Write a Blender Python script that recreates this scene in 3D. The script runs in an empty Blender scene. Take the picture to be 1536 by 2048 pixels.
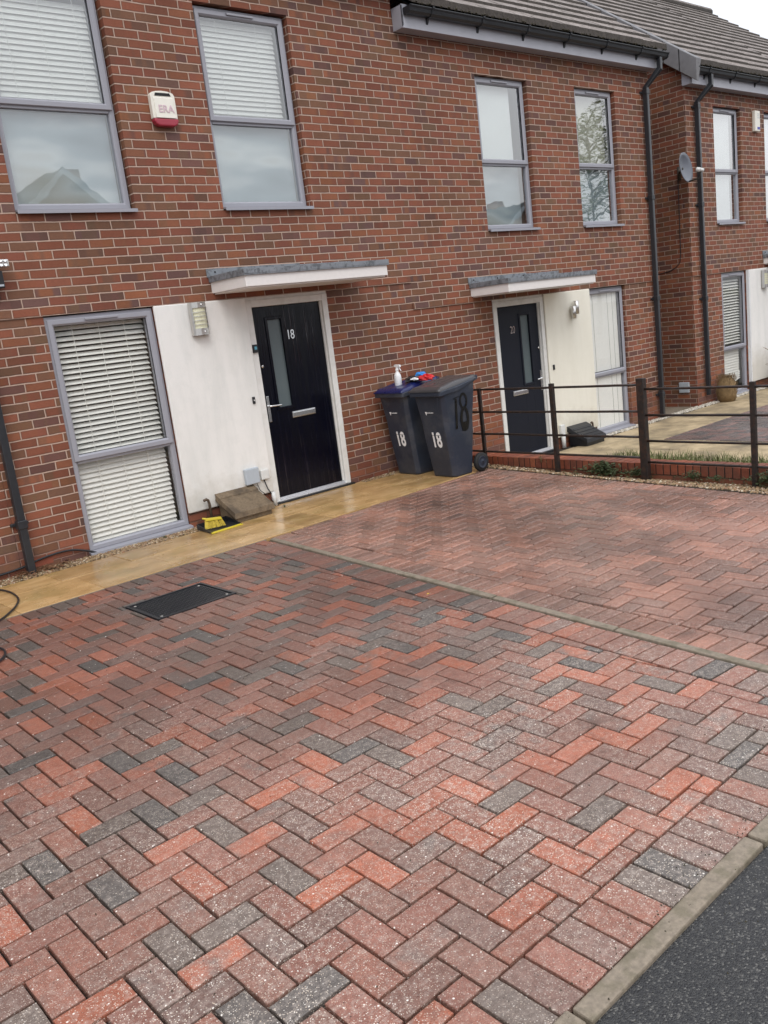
import bpy, math, random
from mathutils import Vector, Matrix
R = math.radians
random.seed(7)
SC = bpy.context.scene
COL = SC.collection

# ------------------------------------------------------------------ camera, sky, sun, exposure
cam = bpy.data.cameras.new('camera'); camo = bpy.data.objects.new('camera', cam); COL.objects.link(camo)
yaw, pitch, roll = 0.701261424, 0.216299798, -0.124534562
cy, sy, cp, sp, cr, sr = math.cos(yaw), math.sin(yaw), math.cos(pitch), math.sin(pitch), math.cos(roll), math.sin(roll)
fwd = Vector((sy*cp, cy*cp, -sp)); rt = Vector((cy, -sy, 0)); up = rt.cross(fwd)
r2 = cr*rt + sr*up; u2 = -sr*rt + cr*up
M = Matrix((r2, u2, -fwd)).transposed().to_4x4(); M.translation = Vector((-5.836, -7.409, 1.712))
camo.matrix_world = M
cam.sensor_fit = 'VERTICAL'; cam.sensor_height = 24.0; cam.lens = 24.0*1740.56/2048
cam.clip_start = 0.05; cam.clip_end = 800
SC.camera = camo

SUN_EL, SUN_AZ = R(48), R(215)          # azimuth measured clockwise from +y
w = bpy.data.worlds.new('World'); SC.world = w; w.use_nodes = True
nt = w.node_tree; nt.nodes.clear()
out = nt.nodes.new('ShaderNodeOutputWorld'); bg = nt.nodes.new('ShaderNodeBackground')
sky = nt.nodes.new('ShaderNodeTexSky'); sky.sky_type = 'NISHITA'; sky.sun_disc = False
sky.sun_elevation = SUN_EL; sky.sun_rotation = SUN_AZ; sky.air_density = 1.0; sky.dust_density = 2.5
tc = nt.nodes.new('ShaderNodeTexCoord'); nz = nt.nodes.new('ShaderNodeTexNoise')
nz.inputs['Scale'].default_value = 1.6; nz.inputs['Detail'].default_value = 5; nz.inputs['Roughness'].default_value = .5
rp = nt.nodes.new('ShaderNodeValToRGB')
rp.color_ramp.elements[0].position = .3; rp.color_ramp.elements[0].color = (7.6, 8.0, 8.8, 1)
rp.color_ramp.elements[1].position = .7; rp.color_ramp.elements[1].color = (11.0, 11.1, 11.4, 1)
mx = nt.nodes.new('ShaderNodeMix'); mx.data_type = 'RGBA'; mx.inputs[0].default_value = .92
nt.links.new(tc.outputs['Generated'], nz.inputs['Vector']); nt.links.new(nz.outputs['Fac'], rp.inputs[0])
nt.links.new(sky.outputs[0], mx.inputs[6]); nt.links.new(rp.outputs[0], mx.inputs[7])
sx_ = nt.nodes.new('ShaderNodeSeparateXYZ'); nt.links.new(tc.outputs['Generated'], sx_.inputs[0])
mr = nt.nodes.new('ShaderNodeMapRange'); mr.inputs[3].default_value = .78; mr.inputs[4].default_value = 1.7     # overcast sky, brighter overhead
nt.links.new(sx_.outputs[2], mr.inputs[0])
sc_ = nt.nodes.new('ShaderNodeVectorMath'); sc_.operation = 'SCALE'; nt.links.new(mx.outputs[2], sc_.inputs[0]); nt.links.new(mr.outputs[0], sc_.inputs['Scale'])
nt.links.new(sc_.outputs[0], bg.inputs['Color']); bg.inputs['Strength'].default_value = .09
nt.links.new(bg.outputs[0], out.inputs['Surface'])
sl = bpy.data.lights.new('sun', 'SUN'); sl.energy = 0.7; sl.angle = R(25); sl.color = (1, .97, .92)
so = bpy.data.objects.new('sun', sl); COL.objects.link(so)
sd = Vector((math.sin(SUN_AZ)*math.cos(SUN_EL), math.cos(SUN_AZ)*math.cos(SUN_EL), math.sin(SUN_EL)))
so.rotation_euler = sd.to_track_quat('Z', 'Y').to_euler()
SC.view_settings.view_transform = 'Standard'; SC.view_settings.look = 'None'
SC.view_settings.exposure = 0.52; SC.view_settings.gamma = 1

# ------------------------------------------------------------------ node helper
class NT:
    def __init__(s, name, rough=.6, spec=.5):
        s.m = bpy.data.materials.new(name); s.m.use_nodes = True; s.t = s.m.node_tree
        s.b = s.t.nodes['Principled BSDF']; s.b.inputs['Roughness'].default_value = rough
        s.b.inputs['Specular IOR Level'].default_value = spec
    def n(s, typ, ins=None, **kw):
        x = s.t.nodes.new('ShaderNode'+typ)
        for k, v in kw.items(): setattr(x, k, v)
        for k, v in (ins or {}).items(): s.set(x.inputs[k], v)
        return x
    def set(s, sock, v):
        if isinstance(v, bpy.types.NodeSocket): s.t.links.new(v, sock)
        else: sock.default_value = v
    def m_(s, op, *a, clamp=False):
        x = s.t.nodes.new('ShaderNodeMath'); x.operation = op; x.use_clamp = clamp
        for i, v in enumerate(a): s.set(x.inputs[i], v)
        return x.outputs[0]
    def mix(s, f, a, b, blend='MIX'):
        x = s.t.nodes.new('ShaderNodeMix'); x.data_type = 'RGBA'; x.blend_type = blend
        s.set(x.inputs[0], f); s.set(x.inputs[6], a if isinstance(a, bpy.types.NodeSocket) else (*a, 1)[:4])
        s.set(x.inputs[7], b if isinstance(b, bpy.types.NodeSocket) else (*b, 1)[:4]); return x.outputs[2]
    def ramp(s, f, stops, interp='LINEAR'):
        x = s.t.nodes.new('ShaderNodeValToRGB'); e = x.color_ramp; e.interpolation = interp
        while len(e.elements) < len(stops): e.elements.new(.5)
        for el, (p, c) in zip(e.elements, stops):
            el.position = p; el.color = (*c, 1) if isinstance(c, (tuple, list)) else (c, c, c, 1)
        s.set(x.inputs[0], f); return x.outputs[0]
    def noise(s, vec, scale, detail=3, rough=.5, out='Fac'):
        x = s.n('TexNoise', {'Scale': scale, 'Detail': detail, 'Roughness': rough})
        if vec is not None: s.set(x.inputs['Vector'], vec)
        return x.outputs[out]
    def pos(s): return s.n('NewGeometry').outputs['Position']
    def xyz(s, v):
        x = s.n('SeparateXYZ', {0: v}); return x.outputs
    def comb(s, x, y, z=0.0): return s.n('CombineXYZ', {0: x, 1: y, 2: z}).outputs[0]
    def col(s, v): s.set(s.b.inputs['Base Color'], v if isinstance(v, bpy.types.NodeSocket) else (*v, 1))
    def rough(s, v): s.set(s.b.inputs['Roughness'], v)
    def bump(s, h, strength=.5, dist=.01):
        x = s.n('Bump', {'Height': h, 'Strength': strength, 'Distance': dist}); s.t.links.new(x.outputs[0], s.b.inputs['Normal'])

MAT = {}
def plain(name, color, rough=.5, metal=0, var=.12, scale=25, bump=0, spec=.5, bscale=None, dirt=None):
    t = NT(name, rough, spec); p = t.pos()
    f = t.noise(p, scale, 4)
    f = t.m_('MULTIPLY_ADD', f, 2*var, 1-var)
    c = t.mix(1.0, color, t.comb(f, f, f), 'MULTIPLY')
    if dirt:
        d = t.ramp(t.noise(p, dirt[1], 5, .6), [(.48, 0), (.62, 1)])
        c = t.mix(t.m_('MULTIPLY', d, dirt[2]), c, dirt[0])
    t.col(c); t.b.inputs['Metallic'].default_value = metal
    if bump: t.bump(t.noise(p, bscale or scale*3, 3), bump, .004)
    t.rough(t.m_('MULTIPLY_ADD', t.noise(p, 9, 3), .2, rough-.1))
    MAT[name] = t.m; return t.m

def brick_mat(name, cols, mortar, stain=True):
    t = NT(name, .85, .3); p = t.pos(); X, Y, Z = t.xyz(p)
    wob = t.noise(p, 14, 2); wob2 = t.noise(p, 60, 2)
    du = t.m_('MULTIPLY_ADD', wob, .03, -.015); dv = t.m_('MULTIPLY_ADD', wob2, .05, -.025)
    dv = t.m_('ADD', dv, t.m_('MULTIPLY_ADD', t.noise(p, 6, 1), .12, -.06))
    u = t.m_('ADD', t.m_('DIVIDE', t.m_('ADD', X, Y), .225), du)
    v = t.m_('ADD', t.m_('DIVIDE', t.m_('SUBTRACT', Z, 2.08), .075), dv)
    row = t.m_('FLOOR', v)
    off = t.m_('ADD', t.m_('FRACT', t.m_('MULTIPLY', row, .5)), .5)
    rj = t.n('TexWhiteNoise', {'Vector': t.comb(row, 3.3)}, noise_dimensions='3D').outputs['Value']
    uu = t.m_('ADD', t.m_('ADD', u, off), t.m_('MULTIPLY_ADD', rj, .06, -.03)); colm = t.m_('FLOOR', uu)
    fu = t.m_('FRACT', uu); fv = t.m_('FRACT', v)
    a = t.m_('MULTIPLY', t.m_('MINIMUM', fu, t.m_('SUBTRACT', 1.0, fu)), .225)
    b = t.m_('MULTIPLY', t.m_('MINIMUM', fv, t.m_('SUBTRACT', 1.0, fv)), .075)
    d = t.m_('MINIMUM', a, b)
    mask = t.n('MapRange', {0: d, 1: .0042, 2: .0068}, interpolation_type='SMOOTHSTEP').outputs[0]
    wn = t.n('TexWhiteNoise', {'Vector': t.comb(colm, row, 1.7)}, noise_dimensions='3D')
    rv, rc = wn.outputs['Value'], t.xyz(wn.outputs['Color'])
    c1 = t.ramp(rv, cols, 'CONSTANT')
    # kiln banding inside a brick
    bn = t.noise(t.comb(t.m_('MULTIPLY', uu, 1.6), t.m_('MULTIPLY', row, 7.7), t.m_('MULTIPLY', rv, 20.0)), 1.0, 1)
    bf = t.n('MapRange', {0: bn, 1: .50, 2: .60}, interpolation_type='SMOOTHSTEP').outputs[0]
    c2 = t.mix(t.m_('MULTIPLY', bf, t.m_('MULTIPLY', rc[0], .85)), c1, t.ramp(rc[1], [(0, (.095, .052, .045)), (.5, (.155, .09, .05)), (.8, (.24, .09, .04))]))
    edge = t.n('MapRange', {0: d, 1: .006, 2: .016}).outputs[0]
    c2 = t.mix(t.m_('MULTIPLY', t.m_('SUBTRACT', 1.0, edge), .32), c2, (.075, .045, .035))
    g = t.m_('MULTIPLY_ADD', t.noise(t.n('Mapping', {0: p, 'Scale': (40, 40, 150)}).outputs[0], 1, 4, .65), .55, .72)
    g = t.m_('MULTIPLY', g, t.m_('MULTIPLY_ADD', rc[2], .34, .83))
    g = t.m_('MULTIPLY', g, t.m_('MULTIPLY_ADD', t.noise(p, 1.1, 5, .65), .95, .52))
    c2 = t.mix(1.0, c2, t.comb(g, g, g), 'MULTIPLY')
    mn = t.m_('MULTIPLY_ADD', t.noise(p, 18, 4), .5, .75)
    mc = t.mix(1.0, mortar, t.comb(mn, mn, mn), 'MULTIPLY')
    if stain:
        low = t.n('MapRange', {0: t.m_('ADD', Z, t.m_('MULTIPLY', t.noise(p, 3, 3), .35)), 1: .55, 2: .30}).outputs[0]
        mc = t.mix(t.m_('MULTIPLY', low, .75), mc, (.20, .085, .06))
        fl = t.ramp(t.noise(p, 9, 6, .7), [(.70, 0), (.76, 1)])
        c2 = t.mix(t.m_('MULTIPLY', fl, .30), c2, (.42, .36, .33))
    t.col(t.mix(mask, mc, c2))
    t.rough(t.m_('MULTIPLY_ADD', t.noise(p, 30, 2), .25, .62))
    t.bump(t.m_('ADD', mask, t.m_('MULTIPLY', t.noise(p, 120, 3), .35)), 1.0, .009)
    MAT[name] = t.m; return t.m
BR = [(0, (.232, .080, .046)), (.20, (.200, .068, .042)), (.38, (.172, .082, .049)), (.50, (.24, .089, .047)), (.66, (.145, .068, .054)), (.75, (.212, .073, .042)), (.88, (.178, .086, .050)), (.95, (.134, .070, .060))]
brick_mat('brick', BR, (.47, .335, .265))
BR2 = [(p, (c[0]*.85, c[1]*.82, c[2]*.8)) for p, c in BR]  # front brick darkened, putting the side walls' shade into the colour
brick_mat('brick_side_shaded', BR2, (.36, .255, .20), False)
brick_mat('brick_low', [(0, (.22, .075, .042)), (.4, (.17, .058, .035)), (.7, (.25, .085, .045))], (.14, .07, .045), False)

def paver_mat(name, stops, dark, speck, r0, r1, uniform=0., wetmin=.0, drying=False):
    t = NT(name, .4, .5); p = t.pos(); X, Y, Z = t.xyz(p)
    at = t.n('Attribute', attribute_name='rnd'); rr = t.xyz(at.outputs['Color'])
    c = t.ramp(rr[0], stops, 'CONSTANT')
    # flame mix of charcoal into red inside some pavers
    off = t.n('VectorMath', {0: p, 1: t.comb(t.m_('MULTIPLY', rr[2], 50.0), t.m_('MULTIPLY', rr[0], 30.0), 0.0)}, operation='ADD').outputs[0]
    fm = t.n('MapRange', {0: t.noise(off, 7, 3, .6), 1: .44, 2: .70}, interpolation_type='SMOOTHSTEP').outputs[0]
    amt = t.n('MapRange', {0: rr[1], 1: .45, 2: 1.05}).outputs[0]
    c = t.mix(t.m_('MULTIPLY', t.m_('MULTIPLY', fm, amt), 1-uniform), c, dark)
    big = t.m_('MULTIPLY_ADD', t.noise(p, .9, 4, .6), .7, .65)
    big = t.m_('MULTIPLY', big, t.m_('MULTIPLY_ADD', rr[2], .28, .86))
    c = t.mix(1.0, c, t.comb(big, big, big), 'MULTIPLY')
    # damp near the house, drying out towards the road
    dry = t.n('MapRange', {0: t.m_('ADD', Y, t.m_('MULTIPLY', t.noise(p, 1.5, 4, .6), 1.6)), 1: -2.2, 2: -4.6, 3: 0.0, 4: 1.0}, interpolation_type='SMOOTHSTEP').outputs[0] if drying else t.n('Value').outputs[0]
    dm_ = t.m_('MULTIPLY_ADD', dry, .34, .68) if drying else t.n('MapRange', {0: t.noise(p, .75, 5, .6), 1: .40, 2: .60, 3: .70, 4: 1.2}, interpolation_type='SMOOTHSTEP').outputs[0]
    c = t.mix(1.0, c, t.comb(dm_, dm_, dm_), 'MULTIPLY')
    # weathered grit: exposed pale and dark aggregate
    fine = t.m_('MULTIPLY_ADD', t.noise(p, 300, 3, .75), 2.0, .0)
    fine = t.m_('MULTIPLY', fine, t.m_('MULTIPLY_ADD', t.noise(p, 26, 5, .7), 1.0, .5))
    c = t.mix(1.0, c, t.comb(fine, fine, fine), 'MULTIPLY')
    wear = t.m_('MULTIPLY_ADD', t.ramp(t.noise(p, 1.7, 4, .6), [(.38, .0), (.62, 1)]), .55, .30)
    if drying: wear = t.m_('MULTIPLY', wear, t.m_('MULTIPLY_ADD', dry, 1.0, .35))
    pale = t.ramp(t.noise(p, 42, 5, .75), [(.47, 0), (.66, 1)])
    c = t.mix(t.m_('MULTIPLY', t.m_('MULTIPLY', pale, wear), .50*speck), c, (.52, .44, .38))
    for sc, th, amtv in ((150, .26, .85), (85, .17, .8)):
        vo = t.n('TexVoronoi', {'Vector': p, 'Scale': float(sc)}, feature='F1')
        vr = t.xyz(vo.outputs['Color'])
        ds = t.n('MapRange', {0: vo.outputs['Distance'], 1: th*1.25, 2: th*.8}).outputs[0]
        pick = t.m_('GREATER_THAN', vr[0], .30 if sc == 150 else .58)
        c = t.mix(t.m_('MULTIPLY', t.m_('MULTIPLY', ds, pick), t.m_('MULTIPLY', wear, amtv*speck)), c, t.ramp(vr[1], [(0, (.74, .66, .56)), (.6, (.62, .49, .37)), (.85, (.84, .78, .70))]))
    vo = t.n('TexVoronoi', {'Vector': p, 'Scale': 48.0}, feature='F1'); vr = t.xyz(vo.outputs['Color'])
    ds = t.m_('MULTIPLY', t.n('MapRange', {0: vo.outputs['Distance'], 1: .17, 2: .12}).outputs[0], t.m_('GREATER_THAN', vr[0], .84))
    c = t.mix(t.m_('MULTIPLY', ds, .85*speck), c, (.86, .80, .72))
    st_ = t.ramp(t.noise(p, 2.1, 7, .7), [(.60, 0), (.70, 1)])
    c = t.mix(t.m_('MULTIPLY', st_, .5), c, (.05, .036, .028))
    vo = t.n('TexVoronoi', {'Vector': p, 'Scale': 60.0}, feature='F1'); vr = t.xyz(vo.outputs['Color'])
    ds = t.m_('MULTIPLY', t.m_('LESS_THAN', vo.outputs['Distance'], .14), t.m_('GREATER_THAN', vr[0], .88))
    c = t.mix(t.m_('MULTIPLY', ds, .75), c, (.03, .022, .018))
    t.col(c)
    wn = t.n('MapRange', {0: t.noise(p, 1.3, 5, .6), 1: .35, 2: .68}, interpolation_type='SMOOTHSTEP').outputs[0]
    t.rough(t.m_('ADD', t.m_('MULTIPLY_ADD', wn, r1-r0, r0), t.m_('MULTIPLY_ADD', t.noise(p, 160, 2), .2, -.1)))
    h = t.m_('ADD', t.noise(p, 230, 3, .7), t.m_('MULTIPLY', t.noise(p, 40, 3), .6))
    t.bump(h, .8, .003)
    MAT[name] = t.m
RED = [(0, (.335, .116, .070)), (.14, (.26, .112, .078)), (.32, (.215, .108, .080)), (.50, (.245, .108, .078)), (.64, (.180, .104, .082)), (.80, (.335, .108, .060)), (.84, (.105, .090, .080)), (.92, (.142, .107, .088))]
paver_mat('paver_mixed', RED, (.150, .118, .102), 1.0, .30, .62, drying=True)
RD2 = [(0, (.285, .142, .102)), (.3, (.245, .130, .097)), (.6, (.305, .146, .102)), (.85, (.210, .118, .090))]
paver_mat('paver_wet', RD2, (.18, .115, .09), .55, .11, .40, .5)
paver_mat('paver_grey', [(0, (.10, .08, .075)), (.4, (.15, .09, .08)), (.8, (.08, .07, .07))], (.07, .06, .06), .6, .4, .7)

def slab_mat():
    t = NT('sandstone', .3, .5); p = t.pos()
    at = t.n('Attribute', attribute_name='rnd'); rr = t.xyz(at.outputs['Color'])
    n1 = t.noise(t.n('Mapping', {0: p, 'Scale': (1, 3.0, 1)}).outputs[0], 2.2, 6, .62)
    c = t.ramp(n1, [(.25, (.27, .155, .06)), (.45, (.40, .245, .10)), (.6, (.50, .32, .145)), (.8, (.53, .37, .20))])
    g = t.m_('MULTIPLY_ADD', rr[1], .25, .86); c = t.mix(1.0, c, t.comb(g, g, g), 'MULTIPLY')
    alg = t.ramp(t.noise(p, 3.1, 5, .65), [(.50, 0), (.66, 1)])
    c = t.mix(t.m_('MULTIPLY', alg, .45), c, (.25, .18, .055))
    sp_ = t.ramp(t.noise(p, 190, 3, .7), [(.60, 0), (.7, 1)])
    c = t.mix(t.m_('MULTIPLY', sp_, .2), c, (.2, .12, .05))
    t.col(c)
    t.rough(t.n('MapRange', {0: t.noise(p, 1.9, 5, .6), 1: .35, 2: .65, 3: .10, 4: .42}).outputs[0])
    t.bump(t.noise(p, 12, 6, .6), .22, .008); MAT['sandstone'] = t.m
slab_mat()
def slab_dry():
    t = NT('sandstone_dry', .7, .4); p = t.pos()
    c = t.ramp(t.noise(p, 2.0, 6, .65), [(.3, (.15, .125, .085)), (.48, (.34, .265, .16)), (.62, (.50, .39, .24)), (.8, (.24, .21, .155))])
    g = t.m_('MULTIPLY_ADD', t.noise(p, 60, 4, .7), .5, .75); c = t.mix(1.0, c, t.comb(g, g, g), 'MULTIPLY')
    t.col(c); t.bump(t.noise(p, 30, 5), .3, .006); MAT['sandstone_dry'] = t.m
slab_dry()

def asphalt_mat():
    t = NT('asphalt', .6, .4); p = t.pos()
    vo = t.n('TexVoronoi', {'Vector': p, 'Scale': 210.0}, feature='F1'); vr = t.xyz(vo.outputs['Color'])
    c = t.ramp(vr[0], [(0, (.020, .020, .022)), (.5, (.032, .032, .033)), (.87, (.050, .049, .047)), (.975, (.13, .125, .115))])
    g = t.m_('MULTIPLY_ADD', t.noise(p, 2.5, 4), .6, .7); c = t.mix(1.0, c, t.comb(g, g, g), 'MULTIPLY')
    t.col(c); t.rough(t.m_('MULTIPLY_ADD', t.noise(p, 3, 4), .4, .35))
    t.bump(t.m_('ADD', t.m_('SUBTRACT', 1.0, vo.outputs['Distance']), t.noise(p, 60, 3)), .9, .004); MAT['asphalt'] = t.m
asphalt_mat()

def render_mat(name, base, dirt, base_z):
    t = NT(name, .8, .3); p = t.pos(); X, Y, Z = t.xyz(p)
    st = t.noise(t.n('Mapping', {0: p, 'Scale': (5, 5, .9)}).outputs[0], 1, 5, .65)
    c = t.mix(t.m_('MULTIPLY', t.ramp(st, [(.42, 0), (.75, 1)]), .5), base, dirt)
    vo = t.ramp(t.noise(p, 11, 5, .7), [(.5, 0), (.7, 1)])
    c = t.mix(t.m_('MULTIPLY', vo, .16), c, dirt)
    sp = t.n('MapRange', {0: t.m_('ADD', Z, t.m_('MULTIPLY', t.noise(p, 9, 5, .7), .5)), 1: base_z+.62, 2: base_z+.28}).outputs[0]     # splash dirt off the path
    c = t.mix(t.m_('MULTIPLY', sp, .38), c, (.36, .30, .20))
    t.col(c); t.bump(t.noise(p, 170, 4, .7), .9, .004); MAT[name] = t.m
render_mat('render_white', (.82, .80, .765), (.60, .61, .58), .12)
render_mat('render_cream', (.82, .785, .68), (.70, .66, .55), -.16)

def tile_mat():
    t = NT('roof_tile', .75, .3); p = t.pos()
    at = t.n('Attribute', attribute_name='rnd'); rr = t.xyz(at.outputs['Color'])
    n1 = t.noise(p, 9, 5, .65)
    c = t.ramp(n1, [(.3, (.13, .105, .09)), (.5, (.23, .195, .175)), (.7, (.32, .28, .26))])
    g = t.m_('MULTIPLY_ADD', rr[0], .3, .85); c = t.mix(1.0, c, t.comb(g, g, g), 'MULTIPLY')
    m = t.ramp(t.noise(p, 24, 6, .75), [(.50, 0), (.60, 1)])
    c = t.mix(t.m_('MULTIPLY', m, .6), c, (.055, .045, .03))
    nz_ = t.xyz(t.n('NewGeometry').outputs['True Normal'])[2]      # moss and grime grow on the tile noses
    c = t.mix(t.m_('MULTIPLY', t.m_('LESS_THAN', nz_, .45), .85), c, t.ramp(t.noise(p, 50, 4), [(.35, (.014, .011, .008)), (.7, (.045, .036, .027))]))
    t.col(c); t.bump(t.noise(p, 80, 4), .6, .006); MAT['roof_tile'] = t.m
tile_mat()

def door_mat():
    t = NT('door_navy', .2, .5); p = t.pos()
    st = t.noise(t.n('Mapping', {0: p, 'Scale': (70, 70, 1.3)}).outputs[0], 1, 4, .6)
    t.col(t.mix(t.ramp(st, [(.45, 0), (.7, 1)]), (.0018, .0020, .0058), (.0035, .004, .011)))
    t.rough(t.n('MapRange', {0: st, 1: .42, 2: .60, 3: .26, 4: .05}).outputs[0])
    t.set(t.b.inputs['Specular IOR Level'], t.n('MapRange', {0: st, 1: .58, 2: .68, 3: .25, 4: 1.0}).outputs[0])
    t.bump(t.n('MapRange', {0: st, 1: .55, 2: .72}).outputs[0], .35, .002); MAT['door_navy'] = t.m
    t = NT('door_navy_matt', .5, .25); p = t.pos()
    gr = t.noise(t.n('Mapping', {0: p, 'Scale': (90, 90, 4)}).outputs[0], 1, 3)
    t.col((.007, .009, .017)); t.bump(gr, .3, .002); MAT['door_navy_matt'] = t.m
door_mat()

def glass_mat(name, refl, tint=(1, 1, 1), ripple=0.0):
    m = bpy.data.materials.new(name); m.use_nodes = True; t = m.node_tree; t.nodes.clear()
    o = t.nodes.new('ShaderNodeOutputMaterial'); mxs = t.nodes.new('ShaderNodeMixShader')
    tr = t.nodes.new('ShaderNodeBsdfTransparent'); tr.inputs[0].default_value = (*tint, 1)
    gl = t.nodes.new('ShaderNodeBsdfGlossy'); gl.inputs['Roughness'].default_value = .015
    fr = t.nodes.new('ShaderNodeFresnel'); fr.inputs['IOR'].default_value = 1.5
    ma = t.nodes.new('ShaderNodeMath'); ma.operation = 'MULTIPLY'; ma.inputs[1].default_value = refl; ma.use_clamp = True
    gg = t.nodes.new('ShaderNodeNewGeometry'); mb_ = t.nodes.new('ShaderNodeMath'); mb_.operation = 'SUBTRACT'; mb_.inputs[0].default_value = 1
    mc_ = t.nodes.new('ShaderNodeMath'); mc_.operation = 'MULTIPLY'      # the inner face of the pane adds no second mirror image
    t.links.new(gg.outputs['Backfacing'], mb_.inputs[1]); t.links.new(mb_.outputs[0], mc_.inputs[0]); t.links.new(ma.outputs[0], mc_.inputs[1])
    t.links.new(fr.outputs[0], ma.inputs[0]); t.links.new(mc_.outputs[0], mxs.inputs[0])
    t.links.new(tr.outputs[0], mxs.inputs[1]); t.links.new(gl.outputs[0], mxs.inputs[2]); t.links.new(mxs.outputs[0], o.inputs[0])
    if ripple:
        g = t.nodes.new('ShaderNodeNewGeometry'); n = t.nodes.new('ShaderNodeTexNoise'); n.inputs['Scale'].default_value = 2.3
        b = t.nodes.new('ShaderNodeBump'); b.inputs['Strength'].default_value = ripple; b.inputs['Distance'].default_value = .01
        t.links.new(g.outputs['Position'], n.inputs['Vector']); t.links.new(n.outputs['Fac'], b.inputs['Height']); t.links.new(b.outputs[0], gl.inputs['Normal'])
    MAT[name] = m
glass_mat('pane_glass', 1.5, (.98, .985, .98), .05)
glass_mat('pane_glass_upper', 5.8, (.97, .99, .99), .10)

plain('upvc_grey', (.31, .31, .345), .38, var=.05)
plain('upvc_white', (.72, .72, .72), .3, var=.05)
plain('white_paint', (.72, .71, .68), .5, var=.06, dirt=((.45, .42, .36), 6, .25))
plain('soffit_white', (.76, .72, .69), .6, var=.05)
plain('blind_white', (.86, .84, .79), .5, var=.03)
plain('blind_fabric', (.86, .84, .80), .8, var=.05)
def film():
    t = NT('film_frost', .6, .4); p = t.pos(); n = t.noise(t.n('Mapping', {0: p, 'Scale': (.9, 1, 3.2)}).outputs[0], 1.0, 2)
    t.col(t.ramp(n, [(.3, (.27, .32, .34)), (.5, (.40, .46, .48)), (.62, (.64, .67, .66)), (.75, (.52, .51, .46))])); MAT['film_frost'] = t.m  # pale bands painted in for the light patches blurred behind the film
film()
plain('roller_blind', (.80, .81, .78), .8, var=.06, scale=1.3)
plain('olive_blind', (.60, .57, .46), .8, var=.1, scale=2)
plain('room_wall', (.34, .34, .31), .9, var=.05)
plain('black_plastic', (.014, .015, .018), .4, var=.2, bump=.1)
plain('pipe_black', (.022, .024, .028), .35, var=.3, bump=.1)
plain('bin_grey', (.024, .031, .048), .42, var=.22, scale=6, bump=.12, bscale=300, dirt=((.10, .10, .10), 5, .25))
plain('bin_lid_grey', (.055, .052, .054), .3, var=.2, scale=8, bump=.1, bscale=200)
plain('bin_blue', (.008, .014, .085), .28, var=.2, scale=8)
plain('rubber', (.010, .010, .010), .7)
plain('lead', (.20, .215, .235), .45, var=.2, scale=12, bump=.3, bscale=30, dirt=((.06, .065, .07), 22, .7))
plain('fascia_grey', (.36, .36, .40), .35, var=.1, scale=6)
plain('steel', (.62, .60, .57), .32, 1, var=.12, scale=8)
plain('chrome', (.78, .78, .78), .18, 1, var=.03)
plain('dark_metal', (.05, .045, .035), .5, .4)
plain('lamp_plastic', (.74, .72, .52), .45, var=.06)
plain('cream_plastic', (.78, .75, .66), .4, var=.05)
plain('alarm_red', (.33, .028, .05), .3, var=.1)
plain('alarm_pink', (.62, .46, .50), .5, var=.05)
plain('box_grey', (.42, .46, .50), .45, var=.06)
plain('box_white', (.66, .66, .64), .5, var=.06)
plain('meter_stone', (.16, .115, .07), .7, var=.6, scale=45, bump=.8, bscale=70, dirt=((.06, .042, .026), 5, .8))
plain('iron', (.022, .017, .015), .45, .2, var=.6, scale=30, bump=.5, bscale=70, dirt=((.075, .035, .02), 22, .5))
plain('kerb_concrete', (.215, .175, .130), .7, var=.55, scale=60, bump=.6, bscale=160, dirt=((.11, .095, .055), 12, .55))
plain('joint_sand', (.018, .013, .010), .9, var=.5, scale=60, bump=.6, bscale=200)
plain('path_joint', (.20, .12, .045), .8, var=.3)
plain('soil', (.045, .033, .022), .95, var=.4, bump=.8, bscale=50)
plain('ground', (.07, .075, .04), .95, var=.3, scale=2)
plain('terracotta', (.28, .075, .04), .7, var=.2)
plain('rust_pipe', (.11, .075, .05), .6, .3, var=.3)
plain('yellow', (.55, .43, .02), .4, var=.05)
plain('bristle', (.62, .47, .06), .7, var=.2)
plain('white_label', (.80, .80, .80), .5, var=.02)
plain('bottle_white', (.80, .80, .80), .35, var=.03)
plain('paint_black', (.004, .004, .004), .3, var=.1)
plain('cloth_red', (.55, .018, .022), .5, var=.2)
plain('cloth_blue', (.02, .22, .60), .5, var=.15)
plain('cloth_black', (.02, .018, .018), .4, var=.3)
plain('dish_grey', (.13, .14, .165), .35, var=.06)
plain('wood_dark', (.03, .025, .02), .7, var=.3)
plain('moss', (.045, .038, .022), .95, var=.5, scale=60)
plain('dry_plant', (.20, .13, .06), .9, var=.4, scale=30)
plain('weed_green', (.05, .07, .022), .7, var=.4, scale=20)
plain('grass_green', (.13, .14, .045), .7, var=.45, scale=12)
plain('dead_leaf', (.13, .06, .025), .7, var=.5, scale=30)
plain('bark', (.09, .075, .06), .9, var=.4, bump=.5)
plain('leaf_green', (.20, .22, .10), .6, var=.4, scale=3)
plain('far_wall', (.30, .16, .11), .9, var=.1)
plain('far_roof', (.035, .04, .045), .8, var=.1)
plain('screen_blue', (.10, .32, .42), .3)
plain('label_blue', (.06, .06, .35), .4)
def gravel_mat(name, stops):
    t = NT(name, .6, .4); at = t.n('Attribute', attribute_name='rnd'); rr = t.xyz(at.outputs['Color'])
    t.col(t.ramp(rr[0], stops)); MAT[name] = t.m
gravel_mat('gravel', [(0, (.06, .04, .02)), (.3, (.20, .13, .065)), (.6, (.36, .26, .14)), (.8, (.24, .11, .06)), (1, (.62, .55, .42))])
gravel_mat('gravel_pale', [(0, (.28, .24, .18)), (.5, (.5, .45, .37)), (1, (.66, .62, .55))])

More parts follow.
